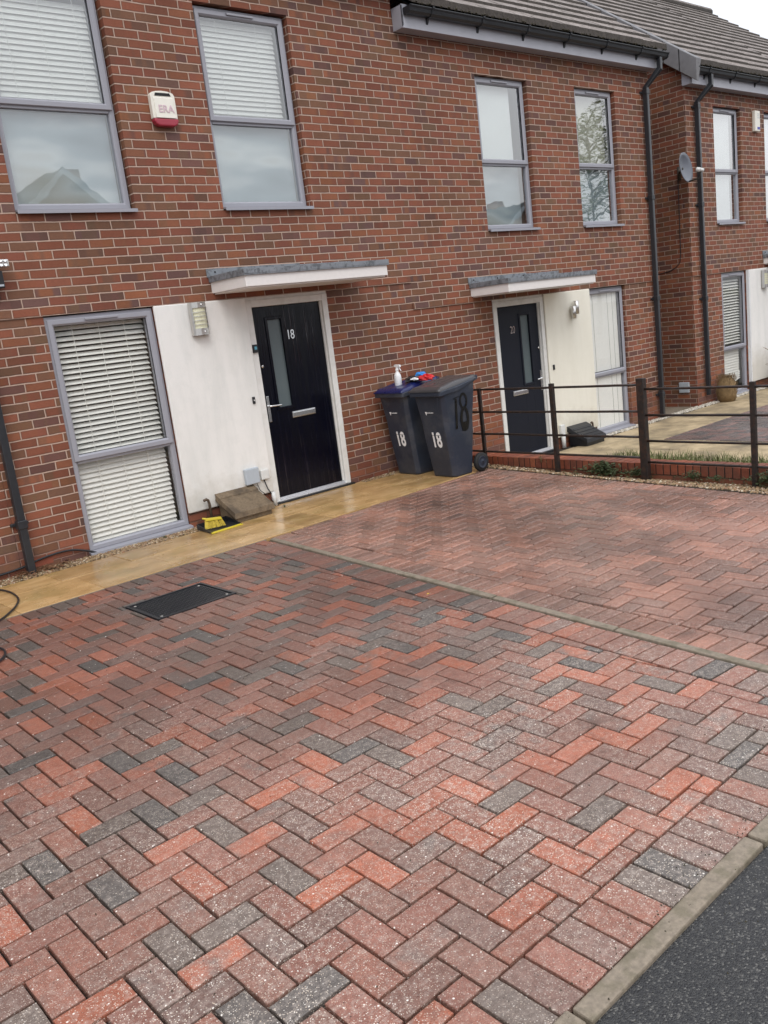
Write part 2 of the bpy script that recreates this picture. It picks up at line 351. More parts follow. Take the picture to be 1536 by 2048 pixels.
# ------------------------------------------------------------------ mesh helper
class MB:
    def __init__(s): s.v = []; s.f = []; s.c = []; s.sm = []
    def add(s, vs, fs, c=None, smooth=False):
        b = len(s.v); s.v += [tuple(q) for q in vs]; s.f += [tuple(b+i for i in f) for f in fs]
        s.c += [c or (.5, .5, .5)]*len(fs); s.sm += [smooth]*len(fs); return s
    def box(s, x0, x1, y0, y1, z0, z1, c=None):
        return s.add([(x0,y0,z0),(x1,y0,z0),(x1,y1,z0),(x0,y1,z0),(x0,y0,z1),(x1,y0,z1),(x1,y1,z1),(x0,y1,z1)],
                     [(0,3,2,1),(4,5,6,7),(0,1,5,4),(1,2,6,5),(2,3,7,6),(3,0,4,7)], c)
    def quad(s, a, b, c_, d, c=None): return s.add([a, b, c_, d], [(0, 1, 2, 3)], c)
    def hexa(s, lo, hi, c=None):         # two quads lo/hi (lists of 4 points)
        return s.add(list(lo)+list(hi), [(0,3,2,1),(4,5,6,7),(0,1,5,4),(1,2,6,5),(2,3,7,6),(3,0,4,7)], c)
    def prism(s, poly, d, c=None):       # poly: list of 3d points, d: offset vector
        n = len(poly); d = Vector(d); q = [tuple(Vector(p)+d) for p in poly]
        return s.add(list(poly)+q, [tuple(range(n))[::-1], tuple(range(n, 2*n))]+[(i, (i+1) % n, n+(i+1) % n, n+i) for i in range(n)], c)
    def tube(s, pts, r, n=8, c=None, rot=0., caps=True, smooth=None, flat=1.):
        pts = [Vector(p) for p in pts]; rs = r if isinstance(r, (list, tuple)) else [r]*len(pts)
        vs = []; ref = None
        for i, p in enumerate(pts):
            a = pts[max(i-1, 0)]; b = pts[min(i+1, len(pts)-1)]; t = (b-a).normalized()
            if ref is None: ref = Vector((0, 0, 1)) if abs(t.z) < .9 else Vector((1, 0, 0))
            x = (ref-t*ref.dot(t)).normalized(); y = t.cross(x); ref = x
            k = 1.
            if 0 < i < len(pts)-1:
                ang = (pts[i]-pts[i-1]).angle(pts[i+1]-pts[i], 0)
                k = 1/max(math.cos(ang/2), .5) if n <= 4 else 1.
            for j in range(n):
                th = rot+2*math.pi*j/n; vs.append(p+(x*math.cos(th)*flat+y*math.sin(th))*rs[i]*k)
        fs = [(i*n+j, i*n+(j+1) % n, (i+1)*n+(j+1) % n, (i+1)*n+j) for i in range(len(pts)-1) for j in range(n)]
        if caps: fs += [tuple(range(n))[::-1], tuple((len(pts)-1)*n+j for j in range(n))]
        return s.add(vs, fs, c, n > 4 if smooth is None else smooth)
    def lathe(s, prof, cx, cy_, n=24, c=None, axis='z', smooth=True):
        vs = []
        for r, h in prof:
            for j in range(n):
                th = 2*math.pi*j/n; a, b = r*math.cos(th), r*math.sin(th)
                vs.append((cx[0]+a, cx[1]+b, cy_+h) if axis == 'z' else (cx[0]+a, cy_+h, cx[1]+b))
        fs = [(i*n+j, i*n+(j+1) % n, (i+1)*n+(j+1) % n, (i+1)*n+j) for i in range(len(prof)-1) for j in range(n)]
        fs += [tuple(range(n))[::-1], tuple((len(prof)-1)*n+j for j in range(n))]
        return s.add(vs, fs, c, smooth)
    def build(s, name, mat, parent=None, bevel=0, seg=2, sub=0, kind=None, offset=(0, 0, 0)):
        me = bpy.data.meshes.new(name); off = Vector(offset)
        me.from_pydata([tuple(Vector(v)-off) for v in s.v] if offset != (0, 0, 0) else s.v, [], s.f)
        a = me.attributes.new('rnd', 'FLOAT_COLOR', 'FACE')
        a.data.foreach_set('color', [k for c in s.c for k in (*c, 1.)])
        me.polygons.foreach_set('use_smooth', s.sm)
        me.materials.append(MAT[mat]); me.update()
        o = bpy.data.objects.new(name, me); COL.objects.link(o); o.location = off
        if parent is not None:
            o.parent = parent; o.matrix_parent_inverse = Matrix.Identity(4); o.location = off-wloc(parent)
        if bevel:
            b = o.modifiers.new('bevel', 'BEVEL'); b.width = bevel; b.segments = seg; b.limit_method = 'ANGLE'; b.angle_limit = R(35)
        if sub:
            b = o.modifiers.new('sub', 'SUBSURF'); b.levels = b.render_levels = sub
        if kind: o['kind'] = kind
        return o
def wloc(o):
    v = Vector((0, 0, 0))
    while o is not None: v += o.location; o = o.parent
    return v
def thing(name, label, cat, loc=(0, 0, 0), group=None):
    o = bpy.data.objects.new(name, None); COL.objects.link(o); o.location = loc; o.empty_display_size = .1
    o['label'] = label; o['category'] = cat
    if group: o['group'] = group
    return o
def tag(o, label, cat, group=None):
    o['label'] = label; o['category'] = cat
    if group: o['group'] = group
    return o
def text(name, body, size, mat, parent, mtx, ext=.002, bold=0., sx=1., space=1.):
    cu = bpy.data.curves.new(name, 'FONT'); cu.body = body; cu.size = size; cu.extrude = ext; cu.offset = bold
    cu.align_x = 'CENTER'; cu.align_y = 'CENTER'; cu.space_character = space; cu.resolution_u = 4
    tmp = bpy.data.objects.new('tmp', cu); COL.objects.link(tmp)
    dg = bpy.context.evaluated_depsgraph_get(); dg.update()
    me = bpy.data.meshes.new_from_object(tmp.evaluated_get(dg)); bpy.data.objects.remove(tmp)
    me.transform(mtx @ Matrix.Diagonal((sx, 1, 1, 1)))
    me.transform(Matrix.Translation(-wloc(parent)) if parent else Matrix.Identity(4))
    me.materials.clear(); me.materials.append(MAT[mat]); me.name = name
    o = bpy.data.objects.new(name, me); COL.objects.link(o)
    if parent: o.parent = parent
    return o
def wallmtx(x, y, z): return Matrix.Translation((x, y, z)) @ Matrix.Rotation(R(90), 4, 'X')
def facem(x, y, z, lean=0.):  # text facing -x
    return Matrix.Translation((x, y, z)) @ Matrix.Rotation(R(-90), 4, 'Z') @ Matrix.Rotation(R(90)+lean, 4, 'X')

def copy_tree(o, parent=None, delta=None):
    c = o.copy(); COL.objects.link(c); c.parent = parent
    if delta is not None: c.location = o.location+Vector(delta)
    for ch in list(o.children): copy_tree(ch, c)
    return c

# ------------------------------------------------------------------ setting: ground
g = MB().quad((-150, -120, -.42), (150, -120, -.42), (150, 150, -.42), (-150, 150, -.42)).build('ground', 'ground', kind='structure')
MB().box(-70, 70, -60, -6.268, -.20, -.012).build('road', 'asphalt', kind='structure')
kb = MB(); x = -9.0
while x < 4.2:
    j = random.uniform(-.003, .003)
    q_ = random.uniform(-.004, .004); kb.hexa([(x+.007, -6.266+j, -.2), (x+.908, -6.266-j, -.2), (x+.908, -6.207-j, -.2), (x+.007, -6.207+j, -.2)], [(x+.007, -6.268+j, .005+q_), (x+.908, -6.268-j, .005-q_*.5), (x+.908, -6.206-j, .006-q_*.5), (x+.007, -6.206+j, .006+q_)]); x += .915
kb.build('kerb', 'kerb_concrete', bevel=.006, kind='structure')
tk = MB()
p0, p1 = Vector((-1.905, -1.235)), Vector((-2.345, -6.20)); L = (p1-p0).length; d = (p1-p0)/L; nrm = Vector((-d.y, d.x))
t_ = 0
while t_ < L-.05:
    a = p0+d*(t_+.006); b = p0+d*min(t_+.909, L); h = .010+random.uniform(-.002, .003); wv = nrm*.026
    tk.hexa([(a.x-wv.x, a.y-wv.y, -.1), (b.x-wv.x, b.y-wv.y, -.1), (b.x+wv.x, b.y+wv.y, -.1), (a.x+wv.x, a.y+wv.y, -.1)],
            [(a.x-wv.x, a.y-wv.y, h), (b.x-wv.x, b.y-wv.y, h), (b.x+wv.x, b.y+wv.y, h), (a.x+wv.x, a.y+wv.y, h)])
    t_ += .915
tk.build('edging', 'kerb_concrete', bevel=.005, kind='structure')

def area(p): return .5*sum(p[i][0]*p[(i+1) % len(p)][1]-p[(i+1) % len(p)][0]*p[i][1] for i in range(len(p)))
def clip(poly, reg):                   # both CCW convex
    outp = poly
    for i in range(len(reg)):
        a, b = reg[i], reg[(i+1) % len(reg)]; ins = outp; outp = []
        if not ins: return []
        f = lambda q: (b[0]-a[0])*(q[1]-a[1])-(b[1]-a[1])*(q[0]-a[0])
        for k in range(len(ins)):
            p, q = ins[k], ins[(k+1) % len(ins)]; fp, fq = f(p), f(q)
            if fp >= 0: outp.append(p)
            if fp*fq < 0:
                s = fp/(fp-fq); outp.append((p[0]+s*(q[0]-p[0]), p[1]+s*(q[1]-p[1])))
    return outp
def clean(p):
    r = []
    for q in p:
        if not r or math.hypot(q[0]-r[-1][0], q[1]-r[-1][1]) > .004: r.append(q)
    if len(r) > 1 and math.hypot(r[0][0]-r[-1][0], r[0][1]-r[-1][1]) < .004: r.pop()
    return r
def inset(p, d):
    n = len(p); L = []
    for i in range(n):
        a, b = p[i], p[(i+1) % n]; dx, dy = b[0]-a[0], b[1]-a[1]; l = math.hypot(dx, dy)
        nx, ny = -dy/l, dx/l; L.append((a[0]+nx*d, a[1]+ny*d, dx/l, dy/l))
    r = []
    for i in range(n):
        x1, y1, a1, b1 = L[i-1]; x2, y2, a2, b2 = L[i]; det = a1*b2-b1*a2
        if abs(det) < 1e-4: r.append((x2, y2)); continue
        s = ((x2-x1)*b2-(y2-y1)*a2)/det; r.append((x1+a1*s, y1+b1*s))
    return r
holes = []
CH = [1.]
def paver(mb, poly, z=0., gap=.0046, ch=.0034, dark=None, tilt=.0012, nohole=False):
    poly = clean(poly); ch_ = ch
    if len(poly) < 3 or area(poly) < .0004: return
    for (a, b, c, d_) in holes:
        if max(p[0] for p in poly) > a and min(p[0] for p in poly) < b and max(p[1] for p in poly) > c and min(p[1] for p in poly) < d_ and not nohole:
            B_ = 1e3; dk = dark or (random.random(), random.random(), random.random())
            for rg_ in ([(-B_, -B_), (a, -B_), (a, B_), (-B_, B_)], [(b, -B_), (B_, -B_), (B_, B_), (b, B_)], [(a, -B_), (b, -B_), (b, c), (a, c)], [(a, d_), (b, d_), (b, B_), (a, B_)]):
                q_ = clip(poly, rg_)
                if q_: paver(mb, q_, z, gap, ch, dk, tilt, True)
            return
    cx = sum(p[0] for p in poly)/len(poly); cyy = sum(p[1] for p in poly)/len(poly)
    ch = ch_*CH[0]; gap = gap*(1.15 if CH[0] > 1 else 1)
    jx, jy = random.uniform(-.0012, .0012), random.uniform(-.0012, .0012)
    poly = [(p[0]+jx+random.uniform(-.0007, .0007), p[1]+jy+random.uniform(-.0007, .0007)) for p in poly]
    o = inset(poly, gap); i1 = inset(poly, gap+ch*.45); i = inset(poly, gap+ch*1.3)
    if area(o) < .00015 or area(i) < .00005 or area(i) > area(o): return
    if (i[0][0]+5.8)**2+(i[0][1]+7.4)**2 < 22:      # worn, slightly ragged arrises on the blocks near the viewer
        def sub(r, k=4): return [(r[a_][0]+(r[(a_+1) % len(r)][0]-r[a_][0])*q_/k, r[a_][1]+(r[(a_+1) % len(r)][1]-r[a_][1])*q_/k) for a_ in range(len(r)) for q_ in range(k)]
        jit = lambda r, j_: [(p_[0]+random.uniform(-j_, j_), p_[1]+random.uniform(-j_, j_)) for p_ in r]
        o, i1, i = jit(sub(o), .0008), jit(sub(i1), .0012), jit(sub(i), .0014)
    tx, ty = random.uniform(-tilt, tilt)*6, random.uniform(-tilt, tilt)*6; h = random.uniform(-.0012, .0012)
    zf = lambda q, dz: z+h+dz+tx*(q[0]-cx)+ty*(q[1]-cyy)
    n = len(o); vs = [(*q, zf(q, -.034)) for q in o]+[(*q, zf(q, -ch*1.1)) for q in o]+[(*q, zf(q, -ch*.35)) for q in i1]+[(*q, zf(q, 0)) for q in i]
    fs = []
    for k in range(3): fs += [(k*n+j, k*n+(j+1) % n, (k+1)*n+(j+1) % n, (k+1)*n+j) for j in range(n)]
    fs.append(tuple(3*n+j for j in range(n)))
    c = dark or (random.random(), random.random(), random.random())
    mb.add(vs, fs, c)
def herring(mb, reg, x0, y0, w, colf=None, z=0., mirror=False):
    xs = [p[0] for p in reg]; ys = [p[1] for p in reg]
    i0, i1 = int((min(xs)-x0)/w)-3, int((max(xs)-x0)/w)+3; j0, j1 = int((min(ys)-y0)/w)-3, int((max(ys)-y0)/w)+3
    for j in range(j0, j1):
        for i in range(i0, i1):
            k = (i-j) % 4 if not mirror else (i+j) % 4
            if k == 0: r = (i, j, 2, 1)
            elif (k == 3 and not mirror) : r = (i, j, 1, 2)
            elif (k == 2 and mirror): r = (i, j, 1, 2)
            else: continue
            a, b = x0+r[0]*w, y0+r[1]*w; q = [(a, b), (a+r[2]*w, b), (a+r[2]*w, b+r[3]*w), (a, b+r[3]*w)]
            pl = clip(q, reg)
            if pl: paver(mb, pl, z, dark=colf(a, b) if colf else None)
def soldiers(mb, a, b, width, w, side, z=0.):      # row along a->b, long dimension to the left (side=1)
    a, b = Vector(a), Vector(b); L = (b-a).length; d = (b-a)/L; n = Vector((-d.y, d.x))*side
    k = max(1, round(L/w)); st = L/k
    for i in range(k):
        p = a+d*i*st; q = a+d*(i+1)*st; pts = [p, q, q+n*width, p+n*width]
        if side < 0: pts = pts[::-1]
        paver(mb, [tuple(v) for v in pts], z)
W = .1045
# left drive
holes.append((-3.53, -2.92, -2.29, -1.79))
ld = MB()
dv = lambda y, off=0.: p0.x+(y-p0.y)/(p1.y-p0.y)*(p1.x-p0.x)+off     # x of the edging at y
XL = -8.2
soldiers(ld, (XL, -1.375), (dv(-1.375, -.03), -1.375), .207, W, 1)                       # beside the path
soldiers(ld, (XL, -6.205), (dv(-6.205, -.03), -6.205), .207, W, 1)                         # beside the road kerb
soldiers(ld, (dv(-1.375, -.03), -1.375), (dv(-5.998, -.03), -5.998), .207, W, -1)          # beside the edging
def lclump(a, b):
    r = random.random()
    return (r, random.random(), random.random())
reg = [(XL, -5.998), (dv(-5.998, -.245), -5.998), (dv(-1.375, -.24), -1.375), (XL, -1.375)]
herring(ld, reg, -5.03, -5.398, W)
ld.build('driveway', 'paver_mixed', kind='structure'); CH[0] = 2.0
# right drive
rd = MB(); dip = lambda x, y: .002-.070*min(1, max(0, (x-ex(y))/(1.30-ex(y))))*min(1, max(0, (-y-.7)/1.6))
ex = lambda y: 1.09+(y+1.12)*.1; pe = lambda x: -1.165+max(0, x+1.93)*.043
soldiers(rd, (dv(-1.2, .03), -1.30), (dv(-6.0, .03), -5.998), .207, W, 1)
soldiers(rd, (dv(-6.205, .03), -6.205), (ex(-6.2), -6.205), .207, W, 1)
soldiers(rd, (ex(-1.04), -1.04), (ex(-6.0), -5.998), .207, W, -1)
reg = [(dv(-5.998, .24), -5.998), (ex(-5.998)-.207, -5.998), (ex(-1.05)-.207, pe(.88)-.002), (dv(-1.17, .03), -1.168), (dv(-1.3, .03), -1.298), (dv(-1.3, .24), -1.299)]
reg = [reg[0], reg[1], reg[2], (dv(-1.17, .24), pe(-1.69)-.002)]
paver(rd, [(dv(-1.3, .03), -1.298), (dv(-1.3, .235), -1.298), (dv(-1.3, .235), pe(-1.7)-.002), (dv(-1.3, .03), -1.166)])
herring(rd, reg, -4.03, -3.02, W)
rd.build('driveway', 'paver_wet', kind='structure'); CH[0] = 1.
MB().quad((-9, -6.206, -.026), (ex(-6.2)+.0, -6.206, -.026), (ex(0), -.0, -.026), (-9, -.0, -.026)).build('paving_bed', 'joint_sand', kind='structure')
# thin mortar haunch between path and left drive
MB().box(-9, -1.93, -1.185, -1.168, -.05, .001).build('path_edging', 'kerb_concrete', kind='structure')
# path slabs
ps = MB(); pe = lambda x: -1.165+max(0, x+1.93)*.043
def slab(x0, x1, y0, y1, c=None):
    y0a = y0 if y0 is not None else pe(x0); y0b = y0 if y0 is not None else pe(x1)
    q = [(x0, y0a), (x1, y0b), (x1, y1), (x0, y1)]
    paver(ps, q, .004, gap=.0016, ch=.003, tilt=.0006)
fx = [-9, -8.1, -7.2, -6.3, -5.4, -4.7, -4.02, -3.39, -2.755, -2.11, -1.49, -1.14, -.53, .08, .70, 1.08]
for a, b in zip(fx[:-1], fx[1:]): slab(a, b, None, -.60)
bx = [-9, -8, -7, -6, -5, -4.4, -3.5, -2.9, -2.0]
for a, b in zip(bx[:-1], bx[1:]): slab(a, b, -.60, -.215)
for a, b in zip([-2.0, -1.49, -.88, -.27, .12], [-1.49, -.88, -.27, .12, .3]): slab(a, b, -.60, -.02 if a > -1.8 and a < .1 else -.12)
for a, b in zip([.3, .9], [.9, 1.04]): slab(a, b, -.60, -.12)
ps.build('path', 'sandstone', kind='structure')
MB().quad((-9, -1.17, -.004), (1.08, -1.03, -.004), (1.08, -.0, -.004), (-9, -.0, -.004)).build('path_bed', 'path_joint', kind='structure')

# number 20 side, lower ground
MB().box(1.54, 7.4, -6.2, -.002, -.36, -.312).build('subsoil', 'soil', kind='structure')
MB().box(7.4, 30, -6.2, -.002, -.36, -.313).build('subsoil', 'soil', kind='structure')
p2 = MB()
def slab2(x0, x1, y0, y1): paver(p2, [(x0, y0), (x1, y0), (x1, y1), (x0, y1)], -.30, gap=.003, ch=.004)
x = 1.6
while x < 14:
    slab2(x, x+.6, -1.10, -.62); slab2(x-.2, x+.4, -.62, -.16); x += .6
y = -1.1
while y > -6:
    for xx in (3.2, 3.85): slab2(xx, xx+.65, y-.45, y)
    y -= .45
p2.build('path', 'sandstone_dry', kind='structure')
d2 = MB(); herring(d2, [(4.5, -6.1), (12, -6.1), (12, -1.1), (4.5, -1.1)], 0, 0, .105, z=-.298)
d2.build('driveway', 'paver_grey', kind='structure')

# ------------------------------------------------------------------ gravel, leaves, grass
def pebbles(name, mat, zones, n, smin=.006, smax=.014, seed=1):
    rg = random.Random(seed); mb = MB(); zones = [(z, (z[1]-z[0])*(z[3]-z[2])) for z in zones]; tot = sum(a for _, a in zones)
    ico = [(0, 0, 1), (.894, 0, .447), (.276, .851, .447), (-.724, .526, .447), (-.724, -.526, .447), (.276, -.851, .447), (.724, .526, -.447), (-.276, .851, -.447), (-.894, 0, -.447), (-.276, -.851, -.447), (.724, -.526, -.447)]
    fc = [(0,1,2),(0,2,3),(0,3,4),(0,4,5),(0,5,1),(1,6,2),(2,7,3),(3,8,4),(4,9,5),(5,10,1),(6,7,2),(7,8,3),(8,9,4),(9,10,5),(10,6,1)]
    for z, a in zones:
        for _ in range(int(n*a/tot)):
            x, y = rg.uniform(z[0], z[1]), rg.uniform(z[2], z[3])
            if len(z) > 5 and z[5] and x < z[5](y): continue
            s = rg.uniform(smin, smax); sx, sy_, sz = s*rg.uniform(.8, 1.5), s*rg.uniform(.7, 1.2), s*rg.uniform(.5, .9); th = rg.uniform(0, 6.28)
            c, s_ = math.cos(th), math.sin(th); zz = (z[4](x, y) if callable(z[4]) else z[4])+rg.uniform(0, .009)
            vs = [(x+(p[0]*sx)*c-(p[1]*sy_)*s_, y+(p[0]*sx)*s_+(p[1]*sy_)*c, zz+p[2]*sz) for p in ico]
            mb.add(vs, fc, (rg.random(), 0, 0), True)
    return mb.build(name, mat, kind='stuff')
pebbles('gravel', 'gravel', [(-5.2, -1.72, -.21, -.005, .0), (-1.3, -1.03, -.10, -.005, 0.), (.12, 1.30, -.12, -.005, 0.)], 11000, .004, .0105)

pebbles('gravel', 'gravel', [(.5, 1.312, -6.1, -.12, dip, lambda y: (ex(y)+.012 if y < -1.06 else 1.09))], 15000, .005, .012, 2)
pebbles('gravel', 'gravel_pale', [(4.5, 7.35, -.15, -.005, -.30), (7.4, 12, -.16, -.01, -.30)], 3500, .008, .016, 3)
MB().box(-9, -1.73, -.213, -.001, -.02, .0).build('soil', 'soil', kind='structure')
so_ = MB(); ys_ = [-.001, -.7, -1.5, -2.3, -4, -6.2]
for ya, yb in zip(ys_[:-1], ys_[1:]): so_.quad((ex(yb)-.01, yb, -.022), (1.33, yb, dip(1.31, yb)-.012), (1.33, ya, dip(1.31, ya)-.012), (ex(ya)-.01, ya, -.016))
so_.build('soil', 'soil', kind='structure')
def blades(name, mat, zones, n, h0, h1, seed, w=.004, lean=.5):
    rg = random.Random(seed); mb = MB()
    for z in zones:
        for _ in range(int(n)):
            x, y = rg.uniform(z[0], z[1]), rg.uniform(z[2], z[3]); h = rg.uniform(h0, h1); a = rg.uniform(0, 6.28); l = rg.uniform(0, lean)*h
            dx, dy = math.cos(a), math.sin(a); px, py = -dy*w, dx*w
            mb.add([(x-px, y-py, z[4]), (x+px, y+py, z[4]), (x+px*.7+dx*l*.4, y+py*.7+dy*l*.4, z[4]+h*.6), (x-px*.7+dx*l*.4, y-py*.7+dy*l*.4, z[4]+h*.6), (x+dx*l, y+dy*l, z[4]+h)], [(0, 1, 2, 3), (3, 2, 4)])
    return mb.build(name, mat, kind='stuff')
blades('grass', 'grass_green', [(2.35, 3.12, -6, -1.4, -.312)], 6500, .08, .20, 5, .006, .8)
def leaves(name, zone, n, seed, s=.03):
    rg = random.Random(seed); mb = MB()
    for _ in range(n):
        x, y = rg.gauss(zone[0], zone[2]), min(-.02, rg.gauss(zone[1], zone[3])); a = rg.uniform(0, 6.28); k = rg.uniform(.5, 1.2)*s
        z = zone[4]+rg.uniform(.008, .035); t1, t2 = rg.uniform(-.5, .5)*k, rg.uniform(-.5, .5)*k; c, s_ = math.cos(a)*k, math.sin(a)*k
        mb.add([(x-c, y-s_, z), (x-s_*.4, y+c*.4, z+t1*.5+.004), (x+c, y+s_, z+t2), (x+s_*.4, y-c*.4, z+t1*.5+.004), (x, y, z+.006)], [(0, 4, 1), (1, 4, 2), (2, 4, 3), (3, 4, 0)])
    return mb.build(name, 'dead_leaf', kind='stuff')
leaves('dead_leaves', (-3.5, -.09, .16, .05, .0), 150, 4, .028)

# ------------------------------------------------------------------ houses
def wall_mesh(mb, x0, x1, z0, z1, ops, y=0., dep=.10):
    xs = sorted({x0, x1, *[o[0] for o in ops], *[o[1] for o in ops]}); zs = sorted({z0, z1, *[o[2] for o in ops], *[o[3] for o in ops]})
    inside = lambda a, b: any(o[0] < a < o[1] and o[2] < b < o[3] for o in ops)
    for i in range(len(xs)-1):
        for k in range(len(zs)-1):
            if not inside((xs[i]+xs[i+1])/2, (zs[k]+zs[k+1])/2):
                mb.quad((xs[i], y, zs[k]), (xs[i+1], y, zs[k]), (xs[i+1], y, zs[k+1]), (xs[i], y, zs[k+1]))
    for a, b, c, d_ in ops:
        mb.quad((a, y, c), (a, y+dep, c), (a, y+dep, d_), (a, y, d_)); mb.quad((b, y+dep, c), (b, y, c), (b, y, d_), (b, y+dep, d_))
        mb.quad((a, y, d_), (a, y+dep, d_), (b, y+dep, d_), (b, y, d_)); mb.quad((a, y+dep, c), (a, y, c), (b, y, c), (b, y+dep, c))
def room(mb, a, b, c, d_, dep=2.2, m=.12, y=.125):
    a -= m; b += m; c -= m; d_ += m; Y = y+dep
    mb.quad((a, Y, c), (b, Y, c), (b, Y, d_), (a, Y, d_)); mb.quad((a, y, c), (a, Y, c), (a, Y, d_), (a, y, d_)); mb.quad((b, Y, c), (b, y, c), (b, y, d_), (b, Y, d_))
    mb.quad((a, y, c), (b, y, c), (b, Y, c), (a, Y, c)); mb.quad((a, Y, d_), (b, Y, d_), (b, y, d_), (a, y, d_))
def ring(mb, x0, x1, z0, z1, w, y0, y1):
    """mitred rectangular frame with a sloped inner bead"""
    o = [(x0, z0), (x1, z0), (x1, z1), (x0, z1)]; i = [(x0+w, z0+w), (x1-w, z0+w), (x1-w, z1-w), (x0+w, z1-w)]
    i2 = [(x0+w*.72, z0+w*.72), (x1-w*.72, z0+w*.72), (x1-w*.72, z1-w*.72), (x0+w*.72, z1-w*.72)]
    o2 = [(x0+w*.08, z0+w*.08), (x1-w*.08, z0+w*.08), (x1-w*.08, z1-w*.08), (x0+w*.08, z1-w*.08)]
    vs = [(p[0], y1, p[1]) for p in o]+[(p[0], y0+.004, p[1]) for p in o]+[(p[0], y0, p[1]) for p in o2]+[(p[0], y0, p[1]) for p in i2]+[(p[0], y0+.014, p[1]) for p in i]+[(p[0], y1, p[1]) for p in i]
    fs = []
    for k in range(5): fs += [(k*4+j, k*4+(j+1) % 4, (k+1)*4+(j+1) % 4, (k+1)*4+j) for j in range(4)]
    mb.add(vs, fs)
def slats(mb, x0, x1, z0, z1, y, pitch, w, tilt, t=.003):
    z = z0; dy, dz = math.cos(tilt)*w/2, math.sin(tilt)*w/2
    while z < z1:
        sg = random.uniform(-.0015, .0015)
        mb.hexa([(x0, y-dy, z-dz+sg), (x1, y-dy, z-dz-sg), (x1, y+dy, z+dz-sg), (x0, y+dy, z+dz+sg)],
                [(x0, y-dy, z-dz+t+sg), (x1, y-dy, z-dz+t-sg), (x1, y+dy, z+dz+t-sg), (x0, y+dy, z+dz+t+sg)]); z += pitch
def window(house, x0, x1, z0, z1, zt, yf, blind=None, sill=True, glass='pane_glass', low=None, up=None, handle=True):
    f = MB(); fw = .05
    ring(f, x0, x1, z0+.03, z1, fw, yf, yf+.07)
    f.box(x0+fw, x1-fw, yf+.006, yf+.068, zt-.025, zt+.025)
    fr = f.build('window', 'upvc_grey', house)
    s = MB(); ring(s, x0+.022, x1-.022, zt-.002, z1-.026, .052, yf-.016, yf+.05); s.build('sash', 'upvc_grey', fr)
    xa, xb = x0+.07, x1-.07
    MB().box(xa-.01, xb+.01, yf+.018, yf+.024, zt+.04, z1-.07).build('pane', glass, fr)
    MB().box(x0+fw-.01, x1-fw+.01, yf+.034, yf+.040, z0+.03+fw-.01, zt-.02).build('pane', glass, fr)
    if sill:
        sb = MB(); sb.prism([(x0-.012, yf+.02, z0+.032), (x0-.012, -.045, z0+.016), (x0-.012, -.045, z0-.012), (x0-.012, -.035, z0-.012), (x0-.012, -.032, z0+.004), (x0-.012, yf+.02, z0+.012)], (x1-x0+.024, 0, 0))
        sb.build('sill', 'upvc_grey', fr)
    xc = (x0+x1)/2; tv = MB().box(xc-.15, xc+.15, yf-.032, yf-.016, z1-.052, z1-.032); tv.build('vent', 'upvc_grey', fr, bevel=.004)
    gk = MB(); gk.box(xa-.004, xb+.004, yf+.026, yf+.034, zt+.047, zt+.055); gk.box(xb-.004, xb+.004, yf+.0, yf+.017, zt+.05, z1-.08); gk.build('gasket', 'rubber', fr)
    return fr
def door(house, x0, x1, z1, z0, num, numx, glx, lbx, hside, mat, numz):
    cl = .068
    f = MB(); f.box(x0, x0+cl, -.012, .07, z0+.020, z1); f.box(x1-cl, x1, -.012, .07, z0+.020, z1); f.box(x0+cl, x1-cl, -.012, .07, z1-cl, z1)
    f.box(x0+cl, x0+cl+.014, .018, .07, z0+.058, z1-cl); f.box(x1-cl-.014, x1-cl, .018, .07, z0+.058, z1-cl)
    dr = MB(); lz0, lz1 = z0+.055, z1-cl-.004; a, b = x0+cl+.016, x1-cl-.016
    ga, gb = glx; gz0, gz1 = z0+.97, z0+1.845
    dr.box(a, ga, .035, .08, lz0, lz1); dr.box(gb, b, .035, .08, lz0, lz1); dr.box(ga, gb, .035, .08, lz0, gz0); dr.box(ga, gb, .035, .08, gz1, lz1)
    D = dr.build('door', mat, house, bevel=.002)
    f.build('door_frame', 'white_paint', D, bevel=.004)
    c = MB(); w = .03
    for q in ((ga-w, ga, gz0-w, gz1+w), (gb, gb+w, gz0-w, gz1+w), (ga, gb, gz0-w, gz0), (ga, gb, gz1, gz1+w)): c.box(q[0], q[1], .025, .045, q[2], q[3])
    c.build('glazing_trim', mat, D, bevel=.004)
    t = MB().box(ga, gb, .052, .06, gz0, gz1).build('glass', 'door_glass', D)
    h = MB(); hx = a+.035 if hside < 0 else b-.035; k = -hside
    h.box(hx-.016, hx+.016, .022, .035, z0+.84, z0+1.10); h.tube([(hx, .03, z0+1.0), (hx, -.012, z0+1.0), (hx+k*.02, -.022, z0+1.0), (hx+k*.13, -.02, z0+.995)], .009, 10)
    h.build('handle', 'chrome', D, bevel=.003)
    MB().lathe([(.0, 0), (.014, 0), (.013, .012), (0, .014)], (hx+k*.0, z0+1.40), .022, 14, axis='y').build('lock', 'chrome', D)
    lb = MB().box(lbx-.15, lbx+.15, .020, .036, z0+.838, z0+.900); lb.box(lbx-.14, lbx+.14, .014, .021, z0+.846, z0+.892)
    lb.build('letter_box', 'chrome', D, bevel=.003)
    text('number', num, .135, 'chrome', D, wallmtx(numx, .030, numz), .003, 0.0, .80, .92)
    th = MB().box(x0+.05, x1-.05, -.022, .07, z0+.020, z0+.034); th.box(x0+.06, x1-.06, .004, .06, z0+.034, z0+.047); th.box(x0+.07, x1-.07, .018, .05, z0+.047, z0+.056)
    th.build('threshold', 'steel_bright', D, bevel=.003)
    MB().box(x0-.01, x1+.03, -.045, .06, z0-.06, z0+.019).build('step', 'black_plastic', D)
    return D
plain('steel_bright', (.66, .66, .68), .3, .6, var=.08)
